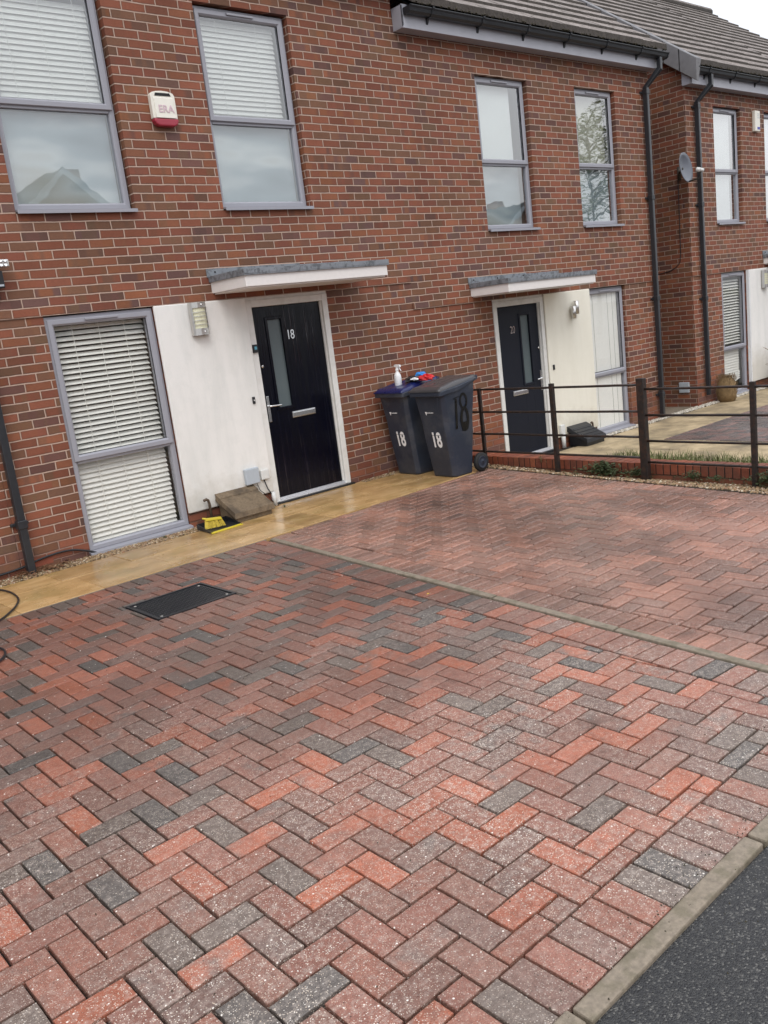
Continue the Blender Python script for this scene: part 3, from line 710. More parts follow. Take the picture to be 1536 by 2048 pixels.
def dg():
    t = NT('door_glass', .25, .5); p = t.pos(); t.col(t.mix(t.noise(p, 3, 2), (.085, .11, .12), (.13, .16, .165))); MAT['door_glass'] = t.m
dg()
def canopy(house, xc, zb):
    c = MB(); x0, x1 = xc-.86, xc+.86
    c.box(x0, x1, -.60, -.001, zb, zb+.125); c.box(x0+.02, x1-.02, -.58, -.01, zb-.012, zb)
    cc = c.build('canopy', 'soffit_white', house, bevel=.004)
    f = MB(); f.box(x0-.015, x1+.015, -.618, -.001, zb+.100, zb+.118)
    f.box(x0-.016, x1+.016, -.620, -.604, zb+.112, zb+.155); f.box(x0-.016, x0-.001, -.604, -.001, zb+.105, zb+.158); f.box(x1+.001, x1+.016, -.604, -.001, zb+.105, zb+.158)
    n = 14
    for i in range(n):
        a = x0+(x1-x0)*i/n; b = x0+(x1-x0)*(i+1)/n; f.box(a, b, -.604, -.001, zb+.119, zb+.150+random.uniform(0, .004))
    f.box(x0-.03, x0+.62*1.72, -.012, -.001, zb+.15, zb+.228); f.box(x0+.60*1.72, x1+.02, -.016, -.001, zb+.15, zb+.215)
    f.build('flashing', 'lead', cc, bevel=.002)
    for q in (x0+.06, x0+.5, x0+1.0): MB().lathe([(0, 0), (.009, 0), (.009, -.004), (0, -.004)], (q, zb+.195), -.013, 8, axis='y').build('fixing', 'rubber', cc)
def roof(house, x0, x1, ez, n=19, slope=.73, depth=8.4, seed=1, vergeL=True, stepR=True):
    rg = random.Random(seed); sw = .26; tw = .30; t = MB(); mo = MB(); cnt = max(1, round((x1-x0)/tw)); tw = (x1-x0)/cnt
    for k in range(n):
        y0 = -.275+k*sw; z0 = ez+k*sw*slope; y1 = y0+sw+.05; z1 = z0+(sw+.05)*slope-.012
        off = 0
        for i in range(cnt):
            a = x0+i*tw; b = a+tw-.004; hz = rg.uniform(-.003, .004); th = .080
            t.hexa([(a, y0, z0+hz-.0), (b, y0, z0+hz), (b, y1, z1-.02), (a, y1, z1-.02)], [(a, y0+.004, z0+th+hz), (b, y0+.004, z0+th+hz), (b, y1, z1+th-.03), (a, y1, z1+th-.03)], (rg.random(), 0, 0))
            for _ in range(5):
                mx_, s_ = rg.uniform(a, b), rg.uniform(.008, .022); my = y0-.002; mz = z0+rg.uniform(-.004, .012)
                mo.add([(mx_-s_, my+.012, mz-.012), (mx_+s_, my+.012, mz-.012), (mx_+s_*.6, my-.010, mz), (mx_-s_*.6, my-.012, mz), (mx_+rg.uniform(-1, 1)*s_*.4, my+.004, mz+.018)], [(0, 1, 2, 3), (0, 3, 4), (3, 2, 4), (2, 1, 4), (1, 0, 4)])
    rf = t.build('roof', 'roof_tile', house); mo.build('moss', 'moss', rf)
    yr = -.275+n*sw; zr = ez+n*sw*slope
    bk = MB(); bk.quad((x0, yr-.02, zr+.03), (x1, yr-.02, zr+.03), (x1, depth+.3, zr+.03-(depth+.3-yr)*slope), (x0, depth+.3, zr+.03-(depth+.3-yr)*slope))
    bk.tube([(x0-.02, yr, zr+.03), (x1+.02, yr, zr+.03)], .11, 10); bk.build('ridge', 'roof_tile', rf)
    # underlay so nothing shows between tiles
    MB().quad((x0+.01, -.20, ez+.0), (x1-.01, -.20, ez+.0), (x1-.01, yr, zr+.0), (x0+.01, yr, zr+.0)).build('underlay', 'rubber', rf)
    if vergeL:
        v = MB()
        for k in range(n):
            y0 = -.285+k*sw; z0 = ez+k*sw*slope; y1 = y0+sw+.03
            v.hexa([(x0-.05, y0, z0-.24), (x0+.0, y0, z0-.24), (x0+.0, y1, z0-.24+(y1-y0)*slope), (x0-.05, y1, z0-.24+(y1-y0)*slope)],
                   [(x0-.05, y0, z0+.085), (x0+.10, y0, z0+.085), (x0+.10, y1, z0+.078+(y1-y0)*slope), (x0-.05, y1, z0+.078+(y1-y0)*slope)], (rg.random(), 0, 0))
        v.build('verge_cap', 'verge_grey', rf, bevel=.008)
    return rf
plain('verge_grey', (.16, .155, .16), .6, var=.25, scale=10, bump=.2)
def eaves(house, x0, x1, fz, gz):
    f = MB(); f.box(x0, x1, -.165, -.148, fz, fz+.235); f.box(x0, x1, -.148, -.002, fz+.004, fz+.016); f.box(x0, x0+.012, -.165, -.002, fz+.016, fz+.23); f.box(x1-.012, x1, -.165, -.002, fz+.016, fz+.23)
    fa = f.build('fascia', 'fascia_grey', house, bevel=.003)
    gt = MB(); prof = [(-.168, gz+.062), (-.168, gz+.004), (-.185, gz-.006), (-.235, gz-.004), (-.262, gz+.015), (-.272, gz+.045), (-.285, gz+.062), (-.285, gz+.070), (-.268, gz+.070), (-.262, gz+.04), (-.24, gz+.014), (-.185, gz+.006), (-.175, gz+.01), (-.175, gz+.062)]
    gt.prism([(x0+.02, p[0], p[1]) for p in prof], (x1-x0-.0, 0, 0))
    for xe in (x0+.015, x1+.02): gt.prism([(xe, p[0], p[1]) for p in [(-.166, gz+.064), (-.166, gz-.0), (-.185, gz-.012), (-.24, gz-.01), (-.268, gz+.012), (-.278, gz+.042), (-.291, gz+.064)]], (.018, 0, 0))
    gu = gt.build('gutter', 'pipe_black', house)
    b = MB(); n = int((x1-x0)/.82)
    for i in range(n+1):
        xx = x0+.35+i*.82
        if xx > x1-.1: break
        b = MB(); b.prism([(xx, p[0], p[1]) for p in [(-.150, gz+.075), (-.150, gz-.075), (-.170, gz-.060), (-.19, gz-.014), (-.24, gz-.013), (-.272, gz+.012), (-.282, gz+.045), (-.295, gz+.064), (-.297, gz+.078), (-.28, gz+.078)]], (.030, 0, 0)); b.build('gutter_bracket', 'pipe_black', gu)
    return gu
def downpipe(house, x, gz, z0, xt=None, kink=True):
    p = MB(); xt = x if xt is None else xt
    p.tube([(xt, -.225, gz+.01), (xt, -.225, gz-.14), (x, -.062, gz-.36), (x, -.062, z0)], .046, 4, rot=R(45))
    pp = p.build('downpipe', 'pipe_black', house, bevel=.008)
    c = MB()
    for z in [gz-.42]+[gz-.42-k*1.45 for k in range(1, 4)]:
        if z < z0+.2: continue
        c = MB(); c.box(x-.040, x+.040, -.102, -.022, z-.035, z+.035); c.box(x-.075, x+.075, -.026, -.0, z-.014, z+.014); c.build('pipe_bracket', 'pipe_black', pp, bevel=.006)
def lintel(mb, x0, x1, z): mb.box(x0, x1, -.014, -.0005, z, z+.073)

def gable_wall(mb, X, ez, depth, slope=.73, z0=-.4):
    mb.add([(X, 0, z0), (X, depth, z0), (X, depth, ez), (X, (depth)/2+.25, ez+(depth/2+.45)*slope), (X, 0, ez+.12)], [(0, 1, 2, 3, 4)])
DEP = 8.6
def house(label, x0, x1, L, ops, rooms, sideL, sideR, wall_top, lint):
    h = thing('terraced_house', label, 'house', (x0, 0, 0))
    mb = MB(); wall_mesh(mb, x0, x1, -.4, wall_top, ops); mb.build('wall', 'brick', h)
    MB().box(x0+.001, x1-.001, DEP-.1, DEP, -.4, wall_top).build('back_wall', 'brick', h)
    for on, X in ((sideL, x0), (sideR, x1)):
        if on: sb = MB(); gable_wall(sb, X, wall_top-.05, DEP); sb.build('side_wall', 'brick_side_shaded', h)
    rm = MB()
    for r_ in rooms: room(rm, *r_)
    rm.build('room', 'room_wall', h)
    lb = MB(); lintel(lb, *lint); lb.build('lintel', 'brick', h)
    return h
# --- number 18
L = 2.08
h18 = house('red brick house with navy door 18 and a white panel beside the door', -3.6, 1.39, L,
            [(-3.0, 0.0, 0.0, L), (-3.05, -1.99, 2.90, 4.72), (-1.09, -.035, 2.90, 4.72)],
            [(-3.0, -2.0, .0, L), (-3.05, -1.99, 2.90, 4.72), (-1.09, -.035, 2.90, 4.72)], False, True, 5.20, (-3.6, 1.23, L))
# low plinth and jamb behind render panel
MB().box(-2.0, -1.02, .0, .1, -.1, L-.001).build('plinth', 'brick_low', h18)
rp_ = MB(); rp_.box(-2.003, -1.022, -.028, -.001, .145, L-.002); rp_.build('render_panel', 'render_white', h18, bevel=.01)
wA = window(h18, -2.998, -2.004, .012, L-.012, .84, .012, glass='pane_glass')
b = MB(); slats(b, -2.93, -2.07, .90, 2.00, .115, .0465, .050, R(38)); slats(b, -2.93, -2.07, .10, .87, .115, .0450, .050, R(52))
for xx in (-2.74, -2.5, -2.26): b.box(xx-.002, xx+.002, .087, .090, .1, 2.0)
b.box(-2.93, -2.07, .085, .14, 1.995, 2.04); b.build('blind', 'blind_white', wA)
wB = window(h18, -1.075, -.052, 2.905, 4.705, 3.715, .058, glass='pane_glass_upper')
b = MB(); slats(b, -1.0, -.13, 3.78, 4.60, .155, .0455, .050, R(66))
for xx in (-.80, -.35): b.box(xx-.002, xx+.002, .118, .121, 3.76, 4.62)
b.box(-1.0, -.13, .13, .17, 3.742, 3.765); b.build('blind', 'blind_white', wB)
MB().box(-1.02, -.10, .145, .15, 2.97, 3.70).build('privacy_film', 'film_frost', wB)
wA2 = window(h18, -3.035, -2.008, 2.905, 4.705, 3.75, .058, glass='pane_glass_upper')
b = MB(); slats(b, -2.96, -2.08, 3.80, 4.60, .135, .0455, .050, R(66)); b.box(-2.96, -2.08, .12, .16, 3.765, 3.79)
for xx in (-2.8, -2.5, -2.2): b.box(xx-.002, xx+.002, .098, .101, 3.78, 4.62)
b.build('blind', 'blind_white', wA2)
MB().box(-2.98, -2.06, .145, .15, 2.97, 3.72).build('privacy_film', 'film_frost', wA2)
door(h18, -1.02, -.003, 2.05, .0, '18', -.505, (-.765, -.60), -.475, -1, 'door_navy', 1.675)
MB().box(-1.02, -.003, -.002, .10, 2.051, L-.001).build('door_packer', 'white_paint', h18)
canopy(h18, -.50, 2.145)
roof(h18, -3.6, 1.45, 5.30, seed=3, vergeL=False); eaves(h18, -3.6, 1.39, 5.07, 5.22); downpipe(h18, -3.545, 5.20, .0)
# --- number 20
L2 = 1.78; G2 = -.30
h20 = house('red brick house with navy door 20 and a cream panel, last before the alley', 1.39, 6.40, L2,
            [(2.585, 5.50, G2-.02, L2), (2.645, 3.61, 2.60, 4.40), (4.60, 5.53, 2.60, 4.40)],
            [(4.6, 5.5, G2, L2), (2.645, 3.61, 2.60, 4.40), (4.60, 5.53, 2.60, 4.40)], False, True, 4.86, (1.23, 6.415, L2))
MB().box(3.58, 4.60, .0, .1, -.35, L2-.001).build('plinth', 'brick_low', h20)
MB().box(3.585, 4.60, -.028, -.001, -.15, L2-.002).build('render_panel', 'render_cream', h20, bevel=.01)
wE = window(h20, 4.604, 5.496, G2+.01, L2-.012, .545, .05, glass='pane_glass')
MB().box(4.66, 5.41, .10, .105, .60, 1.70).build('blind', 'blind_fabric', wE)
MB().box(4.66, 5.42, .10, .105, -.25, .52).build('blind', 'blind_fabric', wE)
b = MB(); [b.box(xx-.0012, xx+.0012, .096, .099, -.25, 1.70) for xx in (4.82, 5.18, 5.30)]; b.build('cord', 'room_wall', wE)
wC = window(h20, 2.66, 3.60, 2.605, 4.395, 3.41, .06, glass='pane_glass_upper')
MB().box(2.70, 3.42, .15, .155, 3.44, 4.34).build('blind', 'roller_blind', wC); MB().box(2.70, 3.55, .20, .205, 2.65, 3.40).build('privacy_film', 'film_frost', wC)
wD = window(h20, 4.615, 5.515, 2.605, 4.395, 3.40, .06, glass='pane_glass_upper')
MB().box(4.66, 5.47, .17, .175, 3.43, 4.34).build('blind', 'olive_blind', wD); MB().box(4.67, 5.46, .145, .15, 2.65, 3.39).build('privacy_film', 'film_frost', wD)
door(h20, 2.59, 3.578, L2-.03, G2, '20', 2.965, (3.135, 3.305), 3.02, 1, 'door_navy_matt', 1.375)
MB().box(2.59, 3.578, -.002, .10, L2-.029, L2-.001).build('door_packer', 'white_paint', h20)
canopy(h20, 3.08, L2+.065)
roof(h20, 1.45, 6.50, 4.94, seed=4, vergeL=False); eaves(h20, 1.395, 6.50, 4.715, 4.845); downpipe(h20, 6.235, 4.84, -.3, 6.36)
# --- number 22
h22 = house('red brick detached house across the alley with a satellite dish at its corner', 7.41, 11.58, L2,
            [(8.33, 11.25, G2-.02, L2), (8.26, 9.15, 2.55, 4.37), (10.0, 11.0, 2.55, 4.37)],
            [(8.33, 9.18, G2, L2), (8.26, 9.15, 2.55, 4.37), (10.0, 11.0, 2.55, 4.37)], True, True, 4.74, (7.40, 11.58, L2))
MB().box(9.18, 10.26, .0, .1, -.35, L2-.001).build('plinth', 'brick_low', h22)
MB().box(9.22, 10.26, -.05, -.001, -.15, L2-.002).build('render_panel', 'render_white', h22, bevel=.01)
MB().box(9.18, 9.218, -.05, -.001, -.15, L2-.002).build('corner_trim', 'upvc_white', h22)
wF = window(h22, 8.335, 9.175, G2-.0, L2-.012, .50, .03)
b = MB(); slats(b, 8.40, 9.08, .60, 1.66, .105, .047, .050, R(30)); slats(b, 8.40, 9.06, .05, .47, .12, .045, .05, R(62))
for i in range(4):      # slats that have dropped at one end
    zz = .0-i*.035
    b.hexa([(8.40, .10, zz-.10), (9.06, .10, zz+.06), (9.06, .14, zz+.08), (8.40, .14, zz-.08)], [(8.40, .10, zz-.095), (9.06, .10, zz+.065), (9.06, .14, zz+.085), (8.40, .14, zz-.075)])
b.build('blind', 'blind_white', wF)
wG = window(h22, 8.275, 9.135, 2.555, 4.365, 3.38, .06, glass='pane_glass_upper')
MB().box(8.33, 9.04, .15, .155, 3.42, 4.30).build('blind', 'roller_blind', wG); MB().box(8.33, 9.0, .15, .155, 2.62, 3.36).build('privacy_film', 'roller_blind', wG)
wH = window(h22, 10.015, 10.985, 2.555, 4.365, 3.38, .06, glass='pane_glass_upper')
MB().box(10.07, 10.9, .15, .155, 2.62, 4.30).build('blind', 'roller_blind', wH)
door(h22, 10.265, 11.25, L2-.03, G2, '22', 10.75, (10.5, 10.66), 10.75, -1, 'door_navy', 1.375)
MB().box(10.265, 11.25, -.002, .10, L2-.029, L2-.001).build('door_packer', 'white_paint', h22)
canopy(h22, 10.70, L2+.065)
roof(h22, 7.33, 11.62, 4.83, seed=5, vergeL=True); eaves(h22, 7.34, 11.62, 4.59, 4.735); downpipe(h22, 7.66, 4.73, -.15, 7.80)
# --- number 24, only its roof edge shows
h24 = house('brick house beyond number 22, a step lower and almost hidden by it', 11.63, 17, L2,
            [(12.9, 13.9, 2.25, 4.07)], [(12.9, 13.9, 2.25, 4.07)], False, True, 4.46, (11.63, 17, L2))
w24 = window(h24, 12.91, 13.89, 2.255, 4.065, 3.08, .06, glass='pane_glass_upper')
roof(h24, 11.625, 17.1, 4.60, seed=6, vergeL=False); eaves(h24, 11.63, 17.1, 4.38, 4.52)
# --- number 16, mostly outside the frame on the left
h16 = house('brick house left of the first downpipe, only a strip of its wall in view', -8.7, -3.602, L,
            [(-5.3, -4.3, .02, L), (-5.3, -4.3, 2.90, 4.72)], [(-5.3, -4.3, .02, L), (-5.3, -4.3, 2.90, 4.72)], True, False, 5.20, (-8.7, -3.602, L))
for z0, z1, zt in ((.03, L-.01, .84), (2.905, 4.705, 3.7)):
    ww = window(h16, -5.29, -4.31, z0, z1, zt, .05)
roof(h16, -8.75, -3.602, 5.30, seed=8, vergeL=False); eaves(h16, -8.7, -3.602, 5.07, 5.22)
b = MB(); [b.box(-3.50+.0, -3.33, -.004, -.001, z, z+.008) for z in (.045, .06, .075, .09)]; b.box(-3.50, -3.33, -.0025, -.0006, .035, .105); b.build('air_brick', 'terracotta', h18)

# gate in the alley
gt = thing('side_gate', 'dark timber gate closing the alley beside number 20', 'gate', (6.9, 1.6, -.3))
MB().box(6.42, 7.40, 1.6, 1.64, -.28, 1.5).build('board_panel', 'wood_dark', gt)
MB().box(6.42, 6.50, 1.57, 1.6, -.3, 1.62).build('post', 'wood_dark', gt)
MB().box(6.401, 7.409, -.0, 9, -.35, -.305).build('alley', 'kerb_concrete', kind='structure')

# ------------------------------------------------------------------ fixtures on the walls
def slat_lamp(x0, z0, label, grp, yb=-.029, w=.18, h=.30):
    t = thing('wall_lamp', label, 'wall lamp', (x0+w/2, yb, z0), grp)
    b = MB(); b.box(x0+.012, x0+w-.012, yb-.012, yb-.0005, z0, z0+h); b.build('back_plate', 'dark_metal', t)
    f = MB(); xc, rad, n = x0+w/2, w/2, 10
    def arc(a, b_, za, zb):
        for i in range(n):
            t0 = a+(b_-a)*i/n; t1 = a+(b_-a)*(i+1)/n
            p = [(xc-rad*math.cos(q), yb-.012-.075*math.sin(q)) for q in (t0, t1)]; p += [(xc-(rad-.003)*math.cos(q), yb-.012-.071*math.sin(q)) for q in (t1, t0)]
            f.prism([(*q, za) for q in p], (0, 0, zb-za))
    pi = math.pi
    arc(0, pi, z0, z0+.062); arc(0, pi, z0+h-.05, z0+h); arc(0, pi*.20, z0+.062, z0+h-.05); arc(pi*.84, pi, z0+.062, z0+h-.05)
    for k in range(4):
        z = z0+.062+(k+1)*.0375; arc(pi*.20, pi*.84, z-.0055, z+.0005)
    f.build('front_plate', 'steel', t)
    d_ = MB(); n2 = 14; vs = [(xc-(rad-.012)*math.cos(pi*i/n2), yb-.012-.062*math.sin(pi*i/n2)) for i in range(n2+1)]
    d_.prism([(*q, z0+.03) for q in vs], (0, 0, h-.06)); d_.build('diffuser', 'lamp_plastic', t)
    s = MB()
    for z in (z0+.03, z0+h-.024): s.lathe([(0, 0), (.009, 0), (.007, -.006), (0, -.007)], (xc+.01, z), yb-.087, 10, axis='y')
    s.build('screw', 'chrome', t)
slat_lamp(-1.665, 1.775, 'curved brushed steel slatted lamp beside door 18', 'slatted steel wall lamps')
slat_lamp(9.62, 1.44, 'curved steel slatted lamp on the white panel of the house across the alley', 'slatted steel wall lamps', -.051)
t = thing('wall_lamp', 'pair of small staggered steel cylinders on the cream panel by door 20', 'wall lamp', (4.16, -.03, 1.5))
MB().box(4.12, 4.20, -.045, -.029, 1.49, 1.55).build('back_plate', 'steel', t)
MB().lathe([(0, 0), (.034, 0), (.034, .165), (0, .165)], (4.125, -.085), 1.41, 16).build('shade', 'steel', t)
MB().lathe([(0, 0), (.034, 0), (.034, .175), (0, .175)], (4.195, -.085), 1.465, 16).build('shade', 'steel', t)

t = thing('alarm_box', 'cream alarm box with red base between the upper windows', 'alarm box', (-1.57, -.001, 3.62))
a = MB(); pr = [(-1.695, 3.68), (-1.455, 3.68), (-1.455, 3.87), (-1.47, 3.895), (-1.52, 3.908), (-1.575, 3.912), (-1.63, 3.908), (-1.68, 3.895), (-1.695, 3.87)]
a.prism([(p[0], -.001, p[1]) for p in pr], (0, -.052, 0)); a.build('housing', 'cream_plastic', t, bevel=.006)
a = MB(); pi_ = [(-1.672, 3.681), (-1.478, 3.681), (-1.478, 3.862), (-1.672, 3.862)]
a.hexa([(p[0], -.05, p[1]) for p in pi_], [(-1.668, -.068, 3.682), (-1.482, -.068, 3.682), (-1.482, -.058, 3.850), (-1.668, -.058, 3.850)]); a.build('cover', 'cream_plastic', t, bevel=.003)
MB().prism([(-1.655, -.0535, 3.868), (-1.495, -.0535, 3.868), (-1.505, -.0535, 3.892), (-1.645, -.0535, 3.892)], (0, -.003, 0)).build('solar_strip', 'rubber', t)
a = MB(); pr = [(-1.695, 3.679), (-1.695, 3.655), (-1.68, 3.63), (-1.65, 3.615), (-1.50, 3.615), (-1.47, 3.63), (-1.455, 3.655), (-1.455, 3.679)]
a.prism([(p[0], -.001, p[1]) for p in pr], (0, -.064, 0)); a.build('strobe', 'alarm_red', t, bevel=.012)
text('logo', 'ERA', .088, 'alarm_pink', t, Matrix.Translation((-1.565, -.0665, 3.755)) @ Matrix.Rotation(R(86.7), 4, 'X'), .0015, .0015, .98, 1.0)
t = thing('alarm_box', 'small cream alarm box on the wall right of the farther house window', 'alarm box', (9.66, 0, 4.05))
MB().box(9.56, 9.74, -.06, -.001, 4.03, 4.36).build('housing', 'cream_plastic', t, bevel=.012)
MB().box(9.63, 9.72, -.063, -.0595, 4.06, 4.10).build('badge', 'label_blue', t)
b = MB(); [b.box(9.64, 9.64+q, -.062, -.0602, z, z+.010) for q, z in ((.07, 4.30), (.06, 4.27), (.08, 4.24))]; b.build('lettering', 'box_grey', t)

t = thing('floodlight', 'twin LED sensor floodlight at the left edge of the wall', 'floodlight', (-3.36, 0, 2.3))
a = MB(); a.box(-3.46, -3.225, -.12, -.06, 2.475, 2.54); a.build('lamp_head', 'steel', t, bevel=.012)
a = MB(); [a.lathe([(0, 0), (.016, 0), (.011, -.006), (0, -.004)], (xx, zz), -.1205, 10, axis='y') for xx in (-3.43, -3.395, -3.36, -3.325, -3.29, -3.255) for zz in (2.49, 2.523)]; a.build('led', 'chrome', t)
a = MB(); a.box(-3.43, -3.285, -.10, -.03, 2.32, 2.455); a.box(-3.40, -3.32, -.07, -.001, 2.30, 2.34); a.tube([(-3.36, -.06, 2.45), (-3.36, -.08, 2.49)], .02, 8); a.build('sensor_box', 'black_plastic', t, bevel=.01)
MB().box(-3.42, -3.295, -.103, -.098, 2.333, 2.348).build('sensor_strip', 'box_grey', t)
a = MB(); a.tube([(-3.33, -.03, 2.31), (-3.32, -.02, 2.25), (-3.35, -.015, 2.20), (-3.42, -.015, 2.17), (-3.5, -.015, 2.2)], .006, 6); a.build('cable', 'black_plastic', t)

t = tag(MB().box(-1.352, -1.192, -.075, -.029, .28, .44).build('socket_box', 'box_grey', bevel=.01), 'larger grey outdoor box on the white panel left of door 18', 'electrical box')
t = tag(MB().box(-1.165, -1.07, -.06, -.029, .295, .395).build('socket_box', 'box_white', bevel=.008), 'smaller pale grey box between the larger one and door 18', 'electrical box')
a = MB(); a.tube([(-1.13, -.04, .295), (-1.11, -.05, .2), (-1.07, -.05, .13), (-1.06, -.05, .06)], .006, 8); a.tube([(-1.22, -.04, .28), (-1.20, -.05, .2), (-1.12, -.06, .12), (-1.07, -.06, .05)], .0035, 6)
tag(a.build('cable', 'black_plastic'), 'thin black cables dropping from the grey boxes beside door 18', 'cable')
t = tag(MB().tube([(-1.045, -.05, .0), (-1.055, -.05, .15)], .022, 10).build('conduit', 'box_white'), 'short pale pipe stub at the foot of door 18', 'pipe')
t = thing('doorbell', 'small black doorbell on the white panel by door 18', 'doorbell', (-1.105, -.028, 1.09))
MB().box(-1.118, -1.09, -.045, -.0285, 1.055, 1.125).build('case', 'black_plastic', t, bevel=.004); MB().lathe([(0, 0), (.008, 0), (.006, -.004), (0, -.004)], (-1.104, 1.09), -.0455, 12, axis='y').build('button', 'box_white', t)
t = thing('doorbell', 'small black doorbell on the cream panel by door 20', 'doorbell', (3.67, -.028, .81))
MB().box(3.655, 3.685, -.045, -.0285, .775, .845).build('case', 'black_plastic', t, bevel=.004)
t = thing('key_sensor', 'tiny black entry sensor with blue light on the frame of door 18', 'sensor', (-1.0, -.012, 1.6))
MB().box(-1.015, -.96, -.035, -.0125, 1.545, 1.625).build('case', 'black_plastic', t, bevel=.004); MB().box(-1.003, -.975, -.037, -.0345, 1.575, 1.605).build('screen', 'screen_blue', t)
t = thing('socket_box', 'white socket and pipe low on the cream panel beside door 20', 'electrical box', (3.72, -.03, -.1))
MB().box(3.68, 3.77, -.07, -.029, -.10, .02).build('case', 'box_white', t, bevel=.008); MB().tube([(3.74, -.05, -.10), (3.74, -.05, -.30)], .03, 10).build('pipe', 'box_white', t)
t = tag(MB().box(7.375, 7.409, .13, .31, -.07, .10).build('socket_box', 'box_grey', bevel=.008), 'grey box low on the side wall across the alley', 'electrical box')

# meter boxes on the ground
def meter_box(x, z, mat, label, ribs):
    t = thing('meter_box', label, 'meter box', (x, 0, z)); w = .435
    b = MB(); b.add([(x+.015, -.335, z), (x+w-.015, -.335, z), (x+w-.015, -.04, z), (x+.015, -.04, z), (x+.015, -.335, z+.075), (x+w-.015, -.335, z+.075), (x+w-.015, -.04, z+.24), (x+.015, -.04, z+.24)],
                    [(0,3,2,1),(4,5,6,7),(0,1,5,4),(1,2,6,5),(2,3,7,6),(3,0,4,7)]); b.build('base', mat, t, bevel=.01)
    l = MB(); z0f, z0b = z+.078, z+.232
    l.add([(x-.012, -.362, z0f-.03), (x+w+.012, -.362, z0f-.03), (x+w+.012, -.03, z0b-.03), (x-.012, -.03, z0b-.03), (x-.004, -.352, z0f+.028), (x+w+.004, -.352, z0f+.028), (x+w+.004, -.032, z0b+.03), (x-.004, -.032, z0b+.03)],
          [(0,3,2,1),(4,5,6,7),(0,1,5,4),(1,2,6,5),(2,3,7,6),(3,0,4,7)])
    lo = l.build('lid', mat, t, bevel=.006)
    sl_ = (z0b-z0f)/.32; hg = MB()
    hg.hexa([(x-.008, -.115, z0f+.029+.237*sl_), (x+w+.008, -.115, z0f+.029+.237*sl_), (x+w+.008, -.028, z0b+.031), (x-.008, -.028, z0b+.031)], [(x-.006, -.113, z0f+.041+.237*sl_), (x+w+.006, -.113, z0f+.041+.237*sl_), (x+w+.006, -.030, z0b+.040), (x-.006, -.030, z0b+.040)])
    hg.build('hinge_strip', mat, lo, bevel=.003)
    if ribs:
        r_ = MB(); s = (z0b-z0f)/.32
        for k in range(5):
            y = -.32+k*.062; zz = z0f+.03+(y+.352)*s; r_.hexa([(x+.02, y, zz-.004), (x+w-.02, y, zz-.004), (x+w-.02, y+.02, zz+.006), (x+.02, y+.02, zz+.006)], [(x+.02, y, zz+.006), (x+w-.02, y, zz+.006), (x+w-.02, y+.02, zz+.016), (x+.02, y+.02, zz+.016)])
        r_.build('rib', mat, lo)
meter_box(-1.70, 0, 'meter_stone', 'weathered brown sloped meter box on the path beside door 18', False)
meter_box(3.86, -.30, 'black_plastic', 'black ribbed sloped meter box in front of the cream panel', True)
for x, z, l in ((-1.80, 0, 'rusty hooked pipe stub beside the brown meter box'), (4.40, -.3, 'rusty hooked pipe stub beside the black meter box')):
    a = MB(); a.tube([(x, -.07, z), (x, -.07, z+.20), (x-.008, -.072, z+.235), (x-.03, -.078, z+.25), (x-.06, -.085, z+.245)], .014, 8); tag(a.build('pipe_stub', 'rust_pipe'), l, 'pipe', 'rusty pipe stubs by the meter boxes')

# satellite dish
t = thing('satellite_dish', 'grey satellite dish on the corner of the house across the alley', 'satellite dish', (7.40, .15, 3.35))
dm = MB(); nr, ns = 6, 28; rx, rz = .20, .225
def dishpt(r, a, off=0.):
    lx, lz = r*rx*math.cos(a), r*rz*math.sin(a); ly = .07*(r*r-1)+off
    return Vector((lx, -ly, lz))
rot = Matrix.Rotation(R(3), 3, 'Z') @ Matrix.Rotation(R(-8), 3, 'X')
cD = Vector((7.13, -.10, 3.39)); vs = []; fs = []
for side, off in ((0, 0.), (1, .006)):
    for i in range(nr+1):
        for j in range(ns): vs.append(rot @ Vector((dishpt(i/nr, 2*math.pi*j/ns).x, -dishpt(i/nr, 0).y*-1*-1 if False else -(.07*((i/nr)**2)) + .035 + (off), dishpt(i/nr, 2*math.pi*j/ns).z))+cD)
    for i in range(nr):
        for j in range(ns):
            q = side*(nr+1)*ns; fs.append((q+i*ns+j, q+i*ns+(j+1) % ns, q+(i+1)*ns+(j+1) % ns, q+(i+1)*ns+j))
q = nr*ns; fs += [(q+j, q+(j+1) % ns, (nr+1)*ns+q+(j+1) % ns, (nr+1)*ns+q+j) for j in range(ns)]
dm.add(vs, fs, None, True); dm.build('dish', 'dish_grey', t)
low_ = rot @ Vector((.02, -.03, -.21))+cD; lnb = rot @ Vector((.05, -.22, -.10))+cD
a = MB(); a.tube([low_, rot @ Vector((.06, -.2, -.21))+cD, lnb], .011, 6); a.tube([rot @ Vector((0, .03, 0))+cD, (7.33, .10, 3.36), (7.41, .14, 3.36)], .018, 8); a.tube([(7.40, .14, 3.26), (7.40, .14, 3.46)], .03, 6); a.build('arm', 'dark_metal', t)
a = MB(); a.tube([lnb, lnb+(cD-lnb).normalized()*.06], [.03, .034], 12); a.tube([lnb-(cD-lnb).normalized()*.05, lnb], [.022, .03], 12); a.build('receiver', 'box_white', t)
a = MB(); a.tube([(7.39, .16, 3.3), (7.403, .17, 3.0), (7.403, .18, 2.15), (7.403, .20, 2.02), (7.403, .27, 1.95), (7.403, .40, 1.90), (7.403, 1.2, 1.82)], .006, 6); a.build('cable', 'black_plastic', t)

